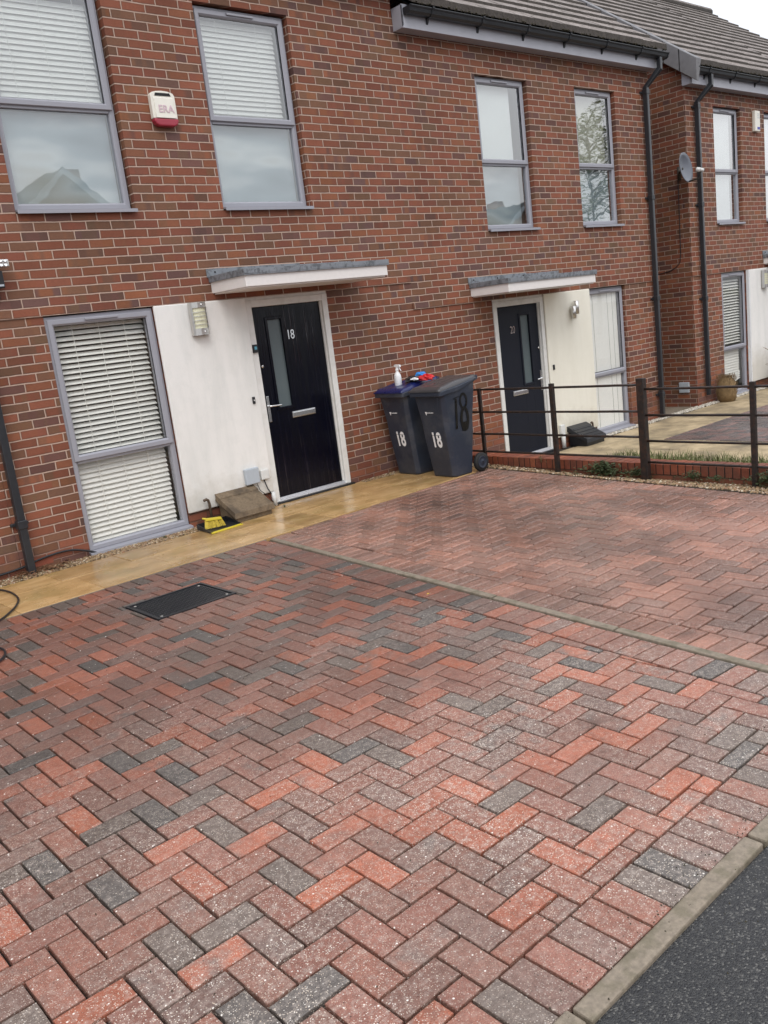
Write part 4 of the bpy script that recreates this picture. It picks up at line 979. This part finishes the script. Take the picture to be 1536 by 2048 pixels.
# ------------------------------------------------------------------ manhole cover
t = thing('manhole_cover', 'black recessed tread plate drain cover in the brick driveway', 'drain cover', (-3.22, -2.04, 0))
x0, x1, y0, y1 = -3.525, -2.925, -2.285, -1.795
a = MB()
for q in ((x0, x1, y0, y0+.02), (x0, x1, y1-.02, y1), (x0, x0+.02, y0+.02, y1-.02), (x1-.02, x1, y0+.02, y1-.02)): a.box(q[0], q[1], q[2], q[3], -.04, .004)
a.build('rim', 'black_plastic', t, bevel=.002)
a = MB().box(x0+.024, x1-.024, y0+.024, y1-.024, -.04, -.003)
nx, ny = 25, 20
for i in range(nx):
    for j in range(ny):
        px, py = x0+.035+(i+.5)*(.53/nx), y0+.035+(j+.5)*(.42/ny)
        if (i+j) % 2: a.box(px-.009, px+.009, py-.003, py+.003, -.003, -.0002)
        else: a.box(px-.003, px+.003, py-.009, py+.009, -.003, -.0002)
a.build('plate', 'black_plastic', t)
a = MB()
for px in (x0+.05, x1-.05):
    for py in (y0+.05, y1-.05): a.lathe([(0, 0), (.012, 0), (.010, .003), (0, .003)], (px, py), -.002, 12)
a.build('screw', 'steel', t)

# ------------------------------------------------------------------ wheelie bins
def make_bin(yc, lidmat, label, blue, painted):
    t = thing('wheelie_bin', label, 'wheelie bin', (.7, yc, 0), 'grey wheelie bins of number 18')
    # body: rings (z, xf, xb, half width, chamfer)
    rings = [(.0, .590, .86, .162, .035), (.02, .575, .875, .175, .04), (.45, .515, .925, .198, .04), (.60, .497, .94, .200, .045), (.86, .465, .965, .217, .035), (.90, .460, .97, .22, .03), (.955, .460, .99, .22, .03)]
    v = []; n = 8
    for k, (z, xf, xb, hw, ch) in enumerate(rings):
        zb = z if z < .86 else z+(.0 if z < .9 else .06)
        v += [(xf, yc-hw+ch, z), (xf+ch*.9, yc-hw, z), (xb-ch, yc-hw, zb), (xb, yc-hw+ch, zb), (xb, yc+hw-ch, zb), (xb-ch, yc+hw, zb), (xf+ch*.9, yc+hw, z), (xf, yc+hw-ch, z)]
    f = [(k*n+j, (k+1)*n+j, (k+1)*n+(j+1) % n, k*n+(j+1) % n)[::-1] for k in range(len(rings)-1) for j in range(n)]
    b = MB().add(v, [tuple(range(n))[::-1]]+f+[tuple((len(rings)-1)*n+j for j in range(n))])
    # shallow vertical flutes on front
    B = b.build('body', 'bin_grey', t, bevel=.008)
    fl = MB()
    for s in (-1, 1):
        fl.hexa([(.592, yc+s*.075-.008, .03), (.592, yc+s*.075+.008, .03), (.60, yc+s*.075+.012, .03), (.60, yc+s*.075-.012, .03)][:4],
                [(.460, yc+s*.135-.006, .86), (.460, yc+s*.135+.006, .86), (.47, yc+s*.135+.010, .86), (.47, yc+s*.135-.010, .86)])
    fl.prism([(.511, yc-.085, .50), (.511, yc-.07, .53), (.509, yc+.07, .53), (.511, yc+.085, .50), (.515, yc+.08, .46), (.515, yc-.08, .46)], (-.004, 0, 0))
    fl.build('relief', 'bin_grey', B, bevel=.003)
    rm = MB(); hw = .236
    lo = [(.418, yc-hw+.02, .880), (.435, yc-hw, .880), (.70, yc-hw, .905), (.97, yc-hw+.005, .985), (.97, yc+hw-.005, .985), (.70, yc+hw, .905), (.435, yc+hw, .880), (.418, yc+hw-.02, .880)]
    hi = [(p[0]-.0, p[1], p[2]+(.050 if i in (0, 1, 6, 7) else .05 if i in (2, 5) else .02)) for i, p in enumerate(lo)]
    rm.add(lo+hi, [tuple(range(8))[::-1], tuple(range(8, 16))]+[(j, (j+1) % 8, 8+(j+1) % 8, 8+j) for j in range(8)])
    rm.build('rim', 'bin_grey', t, bevel=.007)
    # lid as a height field with two humps and a front lip
    ld_ = MB(); NX, NY = 22, 20; vs = []; x_a, x_b = .412, .985
    for i in range(NX+1):
        u = i/NX; xx = x_a+(x_b-x_a)*u
        for j in range(NY+1):
            q = j/NY*2-1; yy = yc+q*(.228-.006*u)
            base = .944+.012*u+.058*max(0, u-.12)**1.1
            edge = min(1, min(u/.10, (1-abs(q))/.10)); edge = max(0, edge); edge = edge*edge*(3-2*edge)
            z = base+.030*edge
            hump = max(0, 1-((abs(q)-.62)/.30)**2)*max(0, math.sin(math.pi*min(1, max(0, (u-.18)/.62))))
            z += .020*hump+.012*max(0, 1-(q/.3)**2)*max(0, 1-((u-.45)/.4)**2)
            vs.append((xx, yy, z))
    fs = [(i*(NY+1)+j, (i+1)*(NY+1)+j, (i+1)*(NY+1)+j+1, i*(NY+1)+j+1) for i in range(NX) for j in range(NY)]
    nb = len(vs); per = [i*(NY+1) for i in range(NX+1)]+[NX*(NY+1)+j for j in range(1, NY+1)]+[i*(NY+1)+NY for i in range(NX-1, -1, -1)]+[j for j in range(NY-1, 0, -1)]
    vs += [(vs[p][0], vs[p][1], vs[p][2]-.016) for p in per]; m = len(per)
    fs += [(per[k], nb+k, nb+(k+1) % m, per[(k+1) % m]) for k in range(m)]
    ld_.add(vs, fs, None, True); lidp = ld_.build('lid', lidmat, t)
    hb = MB(); hb.tube([(.995, yc-.215, 1.008), (.995, yc+.215, 1.008)], .014, 10)
    for s in (-1, 1): hb.hexa([(.93, yc+s*.2-.02, .96), (1.01, yc+s*.2-.02, .985), (1.01, yc+s*.2+.02, .985), (.93, yc+s*.2+.02, .96)], [(.93, yc+s*.2-.02, 1.0), (1.012, yc+s*.2-.02, 1.03), (1.012, yc+s*.2+.02, 1.03), (.93, yc+s*.2+.02, 1.0)])
    hb.build('handle', 'bin_grey', t, bevel=.004)
    for s in (-1, 1):
        y_ = yc+s*.205
        wl = MB().lathe([(0, -.022), (.06, -.022), (.098, -.020), (.102, -.012), (.102, .012), (.098, .020), (.06, .022), (0, .022)], (.955, .102), y_, 26, axis='y').build('wheel', 'rubber', t)
        MB().lathe([(0, -.003), (.018, -.003), (.022, .0), (.058, .0015), (.062, -.002), (.066, 0), (.066, .004), (0, .004)], (.955, .102), y_+(-.025 if s < 0 else .024), 26, axis='y').build('hub', 'bin_grey', wl)
    # decals
    lean = math.atan2(.515-.59, .45)
    fxz = lambda z: .5905-.0015-(.59-.497)*min(z, .60)/.60 if z < .6 else .497-.0015-(.497-.465)*(z-.6)/.26
    nm = text('number_sticker', '18', .225, 'white_label', t, Matrix(((0, -.155, -.988, fxz(.40)-.006), (-1, 0, 0, yc-.01), (0, .988, -.155, .405), (0, 0, 0, 1))), .001, .006, .66, 1.0)
    lg = MB(); z_ = .70; xl = fxz(z_)-.004
    lg.prism([(xl, yc+.078, z_+.017), (xl, yc+.050, z_+.017), (xl+.002, yc+.060, z_-.022)], (-.0012, 0, 0))
    for k in range(11):
        yy = yc+.046-k*.0085; hh = (.010, .007, .007, .011, .007, .009, .007, .007, .011, .007, .008)[k]
        lg.box(xl-.0012, xl, yy-.0066, yy-.0012, z_+.002, z_+.002+hh)
    lg.build('logo', 'white_label', t)
    if painted:
        pm = MB(); yface = lambda z: yc-(.198+(z-.45)*(.217-.198)/.41)-.0035
        def stroke(pts, wd):
            P = [Vector((p[0], yface(p[1]), p[1])) for p in pts]
            for i in range(len(P)-1):
                a_, b_ = P[i], P[i+1]; dd = (b_-a_); nn = Vector((-dd.z, 0, dd.x)).normalized()*wd
                pm.hexa([a_-nn, b_-nn, b_+nn, a_+nn], [q+Vector((0, -.001, 0)) for q in (a_-nn, b_-nn, b_+nn, a_+nn)])
        stroke([(.655, .825), (.65, .70), (.648, .60), (.642, .51)], .014)
        stroke([(.615, .83), (.70, .845)], .004)
        cx_, cz_ = .765, .79
        stroke([(cx_+.048*math.cos(a_), cz_+.075*math.sin(a_)) for a_ in [i*.35 for i in range(19)]], .012)
        stroke([(cx_+.006+.050*math.cos(a_), .60+.115*math.sin(a_)) for a_ in [i*.35 for i in range(19)]], .0165)
        for dx in (-.035, -.015, .005, .025, .04): stroke([(.77+dx, .57), (.768+dx, .47+abs(dx)*.5+random.uniform(-.015, .02))], .009)
        pm.build('painted_number', 'paint_black', t)
    return t
make_bin(-.31, 'bin_blue', 'grey wheelie bin with a dark blue lid standing nearer the wall', True, False)
make_bin(-.87, 'bin_lid_grey', 'all grey wheelie bin with black painted 18 on its side by the railing', False, True)

t = thing('spray_bottle', 'white trigger spray bottle standing on the blue bin lid', 'spray bottle', (.60, -.30, .975))
bx_, by_, bz_ = .60, -.30, .975
a = MB(); a.lathe([(0, 0), (.036, 0), (.040, .006), (.040, .10), (.038, .125), (.026, .150), (.014, .165), (.013, .18), (0, .18)], (bx_, by_), bz_, 20); a.build('bottle', 'bottle_white', t)
a = MB(); a.lathe([(0, 0), (.018, 0), (.017, .022), (0, .022)], (bx_, by_), bz_+.175, 14)
a.prism([(bx_, by_+.045, bz_+.222), (bx_, by_+.045, bz_+.238), (bx_, by_+.02, bz_+.242), (bx_, by_-.045, bz_+.238), (bx_, by_-.05, bz_+.215), (bx_, by_-.012, bz_+.210), (bx_, by_-.012, bz_+.195), (bx_, by_+.014, bz_+.195), (bx_, by_+.016, bz_+.215)], (.022, 0, 0), None)
a.tube([(bx_+.011, by_-.030, bz_+.215), (bx_+.011, by_-.040, bz_+.19), (bx_+.011, by_-.055, bz_+.172)], .006, 6); a.build('trigger_head', 'bottle_white', t, bevel=.003)
a = MB()
for k, (z, l) in enumerate(((.115, .8), (.10, 1.), (.085, .7), (.07, .9), (.055, .6), (.04, .9))):
    vs = []; 
    for i in range(7):
        th = math.pi+(-.5+i/6)*l*1.1; vs += [(bx_+.0405*math.cos(th), by_+.0405*math.sin(th), bz_+z), (bx_+.0405*math.cos(th), by_+.0405*math.sin(th), bz_+z+.003)]
    a.add(vs, [(2*i, 2*i+2, 2*i+3, 2*i+1) for i in range(6)])
a.build('label', 'box_grey', t)

def crumple(name, mat, parent, c, s, seed, flat=.5):
    rg = random.Random(seed); mb = MB(); nu, nv = 14, 9; vs = []
    ph = [rg.uniform(0, 6.28) for _ in range(6)]
    for i in range(nv+1):
        th = math.pi*i/nv
        for j in range(nu):
            a_ = 2*math.pi*j/nu; r = 1+.22*math.sin(3*a_+ph[0]+2*th)+.16*math.sin(5*a_+ph[1]-3*th)+rg.uniform(-.10, .10)
            vs.append((c[0]+s[0]*r*math.sin(th)*math.cos(a_), c[1]+s[1]*r*math.sin(th)*math.sin(a_), max(c[2]-s[2]*.6, c[2]+s[2]*r*math.cos(th))))
    mb.add(vs, [(i*nu+j, (i+1)*nu+j, (i+1)*nu+(j+1) % nu, i*nu+(j+1) % nu) for i in range(nv) for j in range(nu)])
    return mb.build(name, mat, parent)
t = thing('plastic_bag', 'crumpled red, black and blue plastic packet lying between the bin lids', 'bag', (.72, -.50, .99))
crumple('black_end', 'cloth_black', t, (.70, -.41, 1.035), (.07, .075, .035), 3); crumple('red_end', 'cloth_red', t, (.74, -.60, 1.045), (.065, .095, .036), 5); crumple('blue_fold', 'cloth_blue', t, (.76, -.49, 1.085), (.05, .062, .022), 8)
crumple('white_print', 'white_label', t, (.665, -.49, 1.045), (.030, .06, .014), 12)

# ------------------------------------------------------------------ railing and retaining wall
t = thing('railing', 'black rusty iron railing of posts and four rails between the driveways', 'railing', (1.2, -3, 0))
px = [(-.92, .86, .019, .0), (-1.90, .885, .024, 0.), (-2.92, .905, .037, -.03), (-3.965, .845, .023, -.04), (-4.97, .84, .02, -.05), (-5.95, .84, .03, -.06)]
for y, top, hw, zl in px:
    m = MB().box(1.2-hw*.8, 1.2+hw*.8, y-hw, y+hw, -.15+zl, top); m.build('post', 'iron', t, bevel=.004)
def rail(ya, yb, z, r_=.0115):
    m = MB(); n = 10; m.tube([(1.2+random.uniform(-.0015, .0015), ya+(yb-ya)*i/n, z+random.uniform(-.0015, .0015)) for i in range(n+1)], r_, 8); m.build('rail', 'iron', t)
for z in (.845, .60, .36, .165): rail(-.03, -2.92, z)
for z in (.805, .565, .325, .125): rail(-2.92, -6.0, z)
t = thing('retaining_wall', 'low red brick wall with brick on edge coping below the railing', 'low wall', (1.42, -3, -.3))
MB().box(1.325, 1.525, -6.1, -.005, -.42, -.018).build('brickwork', 'brick_low', t)
cb = MB(); y = -.01
while y > -6.1:
    cb.box(1.318+random.uniform(-.003, .003), 1.532, y-.066, y, -.016, .086+random.uniform(-.003, .003), (random.random(), random.random(), random.random())); y -= .0755
def cop():
    t_ = NT('coping_brick', .6, .4); at = t_.n('Attribute', attribute_name='rnd'); rr = t_.xyz(at.outputs['Color']); p = t_.pos()
    c = t_.ramp(rr[0], [(0, (.27, .075, .035)), (.5, (.21, .06, .035)), (1, (.31, .095, .045))]); gg = t_.m_('MULTIPLY_ADD', t_.noise(p, 25, 4), .7, .6)
    c = t_.mix(1.0, c, t_.comb(gg, gg, gg), 'MULTIPLY'); X, Y, Z = t_.xyz(p)
    c = t_.mix(t_.m_('MULTIPLY', t_.ramp(t_.noise(p, 5, 4), [(.45, 0), (.6, 1)]), .35), c, (.05, .04, .03)); t_.col(c); t_.bump(t_.noise(p, 100, 3), .4, .004); MAT['coping_brick'] = t_.m
cop()
cb.build('coping', 'coping_brick', t, bevel=.004)
MB().box(1.322, 1.528, -6.1, -.006, -.017, .080).build('mortar', 'joint_sand', t)

# ------------------------------------------------------------------ weeds
def weed(x, y, z, n, s, label, seed, name='weed', mat='weed_green', up_=.6):
    rg = random.Random(seed); t = thing(name, label, 'weed', (x, y, z), 'weeds along the low wall'); mb = MB()
    for _ in range(n):
        a = rg.uniform(0, 6.28); r = abs(rg.gauss(0, .5))*s; px_, py_ = x+r*math.cos(a)*.7, y+r*math.sin(a)*1.3; h = rg.uniform(.1, 1)*s*up_*max(.2, 1-r/s*.6)
        l = rg.uniform(.25, .5)*s*.4; b_ = rg.uniform(0, 6.28); c, s_ = math.cos(b_), math.sin(b_); pz = z+h; d_ = rg.uniform(-.4, .3)*l
        mb.add([(px_, py_, pz), (px_+c*l*.5-s_*l*.3, py_+s_*l*.5+c*l*.3, pz+d_*.4+.004), (px_+c*l, py_+s_*l, pz+d_), (px_+c*l*.5+s_*l*.3, py_+s_*l*.5-c*l*.3, pz+d_*.4+.002)], [(0, 1, 2, 3)])
    mb.build('leaves', mat, t); st = MB()
    for _ in range(6):
        a = rg.uniform(0, 6.28); st.tube([(x, y, z), (x+math.cos(a)*s*.3, y+math.sin(a)*s*.4, z+s*up_*.7)], .0025, 4)
    st.build('stem', mat, t); return t
weed(1.235, -2.42, -.03, 620, .25, 'largest leafy weed against the low wall, left of the thick post', 1)
weed(1.26, -2.78, -.03, 260, .15, 'small weed at the foot of the thick railing post', 2)
weed(1.22, -3.38, -.02, 260, .14, 'low weed in the gravel right of the thick post', 3)
weed(1.20, -3.62, -.02, 150, .10, 'smallest weed patch between the two right-hand posts', 4)
weed(1.20, -4.10, -.02, 500, .20, 'leafy weed at the right edge behind the last post', 6)
weed(1.30, -1.62, .05, 60, .09, 'dry sprig growing on the low wall between the first two posts', 7, mat='dry_plant', up_=1.)
weed(-1.05, -.22, 0, 45, .05, 'tiny weed at the corner of the brown meter box', 9)
weed(-2.35, -.14, 0, 70, .06, 'little moss clump in the gravel below the ground floor window', 10)
# dry plants by the far house
t = thing('dry_shrub', 'clipped dry brown shrub stump at the foot of the far downpipe', 'shrub', (7.95, -.22, -.3))
rg = random.Random(3); mb = MB()
for _ in range(1500):
    a = rg.uniform(0, 6.28); z = rg.random()**.8*.42; r = .17*math.sqrt(rg.random())*(1.1-.2*abs(z-.2)/.2); x_, y_ = 7.95+r*math.cos(a), -.22+r*math.sin(a)
    k = rg.uniform(.02, .05); mb.tube([(x_, y_, -.3+z), (x_+rg.uniform(-.3, .3)*k, y_+rg.uniform(-.3, .3)*k, -.3+z+k)], .0022, 3)
mb.build('twigs', 'dry_plant', t); MB().lathe([(0, 0), (.13, 0), (.16, .12), (.15, .3), (.09, .38), (0, .40)], (7.95, -.22), -.3, 14).build('core', 'dry_plant', t)
t = thing('plant_pot', 'black pot with straggly dry stems beside the far white panel', 'plant pot', (9.75, -.35, -.3))
MB().lathe([(0, 0), (.13, 0), (.18, .26), (.20, .27), (.20, .30), (.17, .30), (.165, .24), (0, .24)], (9.85, -.35), -.3, 20).build('pot', 'black_plastic', t)
mb = MB()
for _ in range(40):
    a = rg.uniform(0, 6.28); h = rg.uniform(.1, .5); r = rg.uniform(.05, .35); mb.tube([(9.80+.05*math.cos(a), -.33+.05*math.sin(a), -.05), (9.75+r*.6*math.cos(a), -.33+r*.6*math.sin(a), -.05+h*.8), (9.72+r*math.cos(a), -.33+r*math.sin(a), -.05+h)], .003, 4)
mb.build('dry_stems', 'dry_plant', t)

# ------------------------------------------------------------------ dustpan and brush
t = thing('dustpan', 'black dustpan with a yellow lip lying by the brown meter box', 'dustpan', (-1.9, -.3, 0))
P = lambda u, v, z: (-2.045+u*.345+v*.02, -.47+u*.03+v*.30, z)      # u along the lip, v away from it
a = MB(); a.hexa([P(0, 0, .005), P(1, 0, .005), P(.97, 1, .012), P(.03, 1, .012)], [P(0, 0, .008), P(1, 0, .008), P(.97, 1, .016), P(.03, 1, .016)])
for u0, u1 in ((0, .02), (.98, 1)): a.hexa([P(u0, 0, .008), P(u1, 0, .008), P(u1, 1, .012), P(u0, 1, .012)], [P(u0, 0, .018), P(u1, 0, .018), P(u1, 1, .06), P(u0, 1, .06)])
a.hexa([P(0, .98, .012), P(1, .98, .012), P(1, 1, .012), P(0, 1, .012)], [P(0, .98, .06), P(1, .98, .06), P(1, 1, .06), P(0, 1, .06)]); a.build('pan', 'black_plastic', t)
a = MB().hexa([P(-.01, -.05, .006), P(1.01, -.05, .006), P(1.01, .04, .009), P(-.01, .04, .009)], [P(-.01, -.05, .012), P(1.01, -.05, .012), P(1.01, .04, .018), P(-.01, .04, .018)]); a.build('lip', 'yellow', t)
a = MB().tube([P(.5, 1, .035), P(.5, 1.25, .06)], [.02, .012], 8); a.build('handle', 'black_plastic', t)
t = thing('hand_brush', 'yellow hand brush resting in the black dustpan', 'brush', (-1.92, -.3, .02))
a = MB(); a.hexa([(-1.995, -.30, .095), (-1.845, -.345, .085), (-1.835, -.305, .085), (-1.985, -.26, .095)], [(-1.99, -.297, .118), (-1.85, -.34, .108), (-1.84, -.310, .108), (-1.98, -.265, .118)]); a.tube([(-1.975, -.28, .108), (-2.005, -.26, .122)], [.014, .008], 8); a.build('handle', 'yellow', t, bevel=.005)
mb = MB(); rg = random.Random(2)
for _ in range(170):
    u_, v_ = rg.random(), rg.random(); x_ = -1.985+u_*.14; y_ = -.292+v_*.03-u_*.045; sp_ = (u_-.45)*.05
    mb.tube([(x_, y_, .10), (x_+sp_+rg.uniform(-.004, .004), y_-.02+rg.uniform(-.008, .008), .022)], .0022, 4)
mb.build('bristles', 'bristle', t)

# hose / cables on the ground
a = MB(); pts = [(-4.4, -.20, .012), (-4.1, -.16, .012), (-3.93, -.24, .014), (-3.88, -.42, .014), (-3.875, -.6, .014), (-3.91, -.82, .014), (-4.02, -1.03, .014), (-4.2, -1.24, .013), (-4.45, -1.4, .013), (-4.60, -1.55, .013), (-4.48, -1.68, .013), (-4.385, -1.80, .013), (-4.38, -1.95, .013), (-4.46, -2.10, .013), (-4.7, -2.2, .013)]
def smooth_pts(p, it=2):
    p = [Vector(q) for q in p]
    for _ in range(it):
        q = [p[0]]
        for i in range(len(p)-1): q += [p[i]*.75+p[i+1]*.25, p[i]*.25+p[i+1]*.75]
        q.append(p[-1]); p = q
    return p
a.tube(smooth_pts(pts), .0075, 8); tag(a.build('hose', 'black_plastic'), 'black hose looping over the path at the left edge', 'hose')
a = MB(); a.tube(smooth_pts([(-4.6, -.035, .03), (-4.0, -.02, .045), (-3.6, -.02, .06), (-3.45, -.02, .10), (-3.2, -.02, .115), (-3.05, -.025, .07), (-2.95, -.03, .02)]), .009, 8)
tag(a.build('cable', 'black_plastic'), 'black cable running along the wall foot behind the left downpipe', 'cable')
# crumbs of moss, soil and grit gathered on the drive and against the kerb
rg = random.Random(21); mb = MB()
for k in range(620):
    if k < 260: x_, y_ = rg.uniform(-5.2, -2.0), -6.20+abs(rg.gauss(0, .03))*(1 if rg.random() < .7 else -2.2)
    elif k < 520: x_, y_ = rg.uniform(-5.4, -2.2), rg.uniform(-6.1, -2.4)
    else: x_, y_ = rg.uniform(-4.6, -2.6), rg.uniform(-6.9, -6.3)
    s_ = rg.uniform(.0012, .0042); z_ = .006 if y_ > -6.27 else -.010; th = rg.uniform(0, 6.28); c, q = math.cos(th)*s_, math.sin(th)*s_
    mb.add([(x_-c, y_-q, z_-.002), (x_+q*.7, y_-c*.7, z_-.002), (x_+c, y_+q, z_-.002), (x_-q*.7, y_+c*.7, z_-.002), (x_, y_, z_+s_*.7)], [(0, 1, 4), (1, 2, 4), (2, 3, 4), (3, 0, 4)])
mb.build('debris', 'moss', kind='stuff')
# small litter
for x, y, l, s in ((-2.3, -3.55, 'small yellow leaf lying on the brick driveway', .012), (-3.62, -6.42, 'small yellow leaf lying on the tarmac', .018)):
    c_ = MB().add([(x-s, y, .004), (x, y+s*.4, .010), (x+s, y, .005), (x, y-s*.4, .006)], [(0, 1, 2, 3)])
    tag(c_.build('leaf', 'bristle'), l, 'leaf')

# ------------------------------------------------------------------ houses and trees opposite (seen in the window reflections)
def far_house(x, y, w_, ez, az, label):
    t = thing('house_opposite', label, 'house', (x, y, 0))
    MB().add([(x-w_, y, -.3), (x+w_, y, -.3), (x+w_, y, ez), (x, y, az-.1), (x-w_, y, ez), (x-w_, y-9, -.3), (x+w_, y-9, -.3), (x+w_, y-9, ez), (x, y-9, az-.1), (x-w_, y-9, ez)],
             [(0, 1, 2, 3, 4), (5, 9, 8, 7, 6), (0, 4, 9, 5), (1, 6, 7, 2)]).build('wall', 'far_wall', t)
    r_ = MB(); sl_ = (az-ez)/w_
    for s in (-1, 1): r_.hexa([(x, y+.3, az-.08), (x+s*(w_+.4), y+.3, ez-.4*sl_-.08), (x+s*(w_+.4), y-9.3, ez-.4*sl_-.08), (x, y-9.3, az-.08)], [(x, y+.3, az), (x+s*(w_+.4), y+.3, ez-.4*sl_), (x+s*(w_+.4), y-9.3, ez-.4*sl_), (x, y-9.3, az)])
    r_.build('roof', 'far_roof', t)
    MB().box(x+1.2, x+1.8, y-3.2, y-2.6, ez, az+.5).build('chimney', 'far_wall', t)
    for wx in (-1.9, .7):
        MB().box(x+wx, x+wx+1.2, y+.002, y+.06, ez-1.6, ez-.3).build('window', 'upvc_white', t); MB().box(x+wx+.08, x+wx+1.12, y+.061, y+.07, ez-1.5, ez-.4).build('window_pane', 'rubber', t)
    bb = MB()
    for s in (-1, 1): bb.hexa([(x, y+.301, az-.26), (x+s*(w_+.4), y+.301, ez-.4*sl_-.26), (x+s*(w_+.4), y+.33, ez-.4*sl_-.26), (x, y+.33, az-.26)], [(x, y+.301, az-.02), (x+s*(w_+.4), y+.301, ez-.4*sl_-.02), (x+s*(w_+.4), y+.33, ez-.4*sl_-.02), (x, y+.33, az-.02)])
    bb.build('barge_board', 'box_grey', t)
far_house(6.15, -20, 4.2, 3.9, 7.45, 'gabled house opposite, mirrored in the upper left window')
far_house(29.5, -21, 4.4, 3.2, 6.4, 'gabled house opposite, mirrored low in the third upper window')
def tree(x, y, h, cr_, label, seed):
    rg = random.Random(seed); t = thing('tree', label, 'tree', (x, y, 0))
    tr = MB(); tr.tube([(x, y, -.3), (x+.1, y, h*.35), (x-.05, y+.1, h*.7), (x, y, h*.95)], [.12, .07, .04, .012], 10); br = []
    for i in range(26):
        z = h*(.3+.62*i/26); a = rg.uniform(0, 6.28); l = cr_*(1.05-abs(i/26-.35))*rg.uniform(.7, 1.1); e = Vector((x+l*math.cos(a), y+l*math.sin(a), z+l*.45))
        tr.tube([(x, y, z), (Vector((x, y, z))+e)/2+Vector((0, 0, .15)), e], [.04, .022, .006], 5); br.append((Vector((x, y, z)), e))
    tr.build('trunk', 'bark', t); lf = MB()
    for s, e in br:
        for _ in range(260):
            f_ = rg.uniform(.25, 1.1); c = s.lerp(e, f_)+Vector((rg.gauss(0, .26), rg.gauss(0, .26), rg.gauss(0, .22)-.1)); k = rg.uniform(.05, .10)
            a_, b_ = rg.uniform(0, 6.28), rg.uniform(-.8, .8); u_ = Vector((math.cos(a_), math.sin(a_), b_*.5))*k; v_ = Vector((-math.sin(a_), math.cos(a_), -b_))*k*.5
            lf.add([c-u_, c+v_, c+u_, c-v_], [(0, 1, 2, 3)])
    lf.build('crown', 'leaf_green', t)
tree(25.5, -14.2, 9.2, 2.5, 'loose leafed tree opposite, mirrored in the fourth upper window', 1)
tree(31.5, -15.0, 7.2, 2.0, 'smaller tree opposite, mirrored in the far house window', 2)
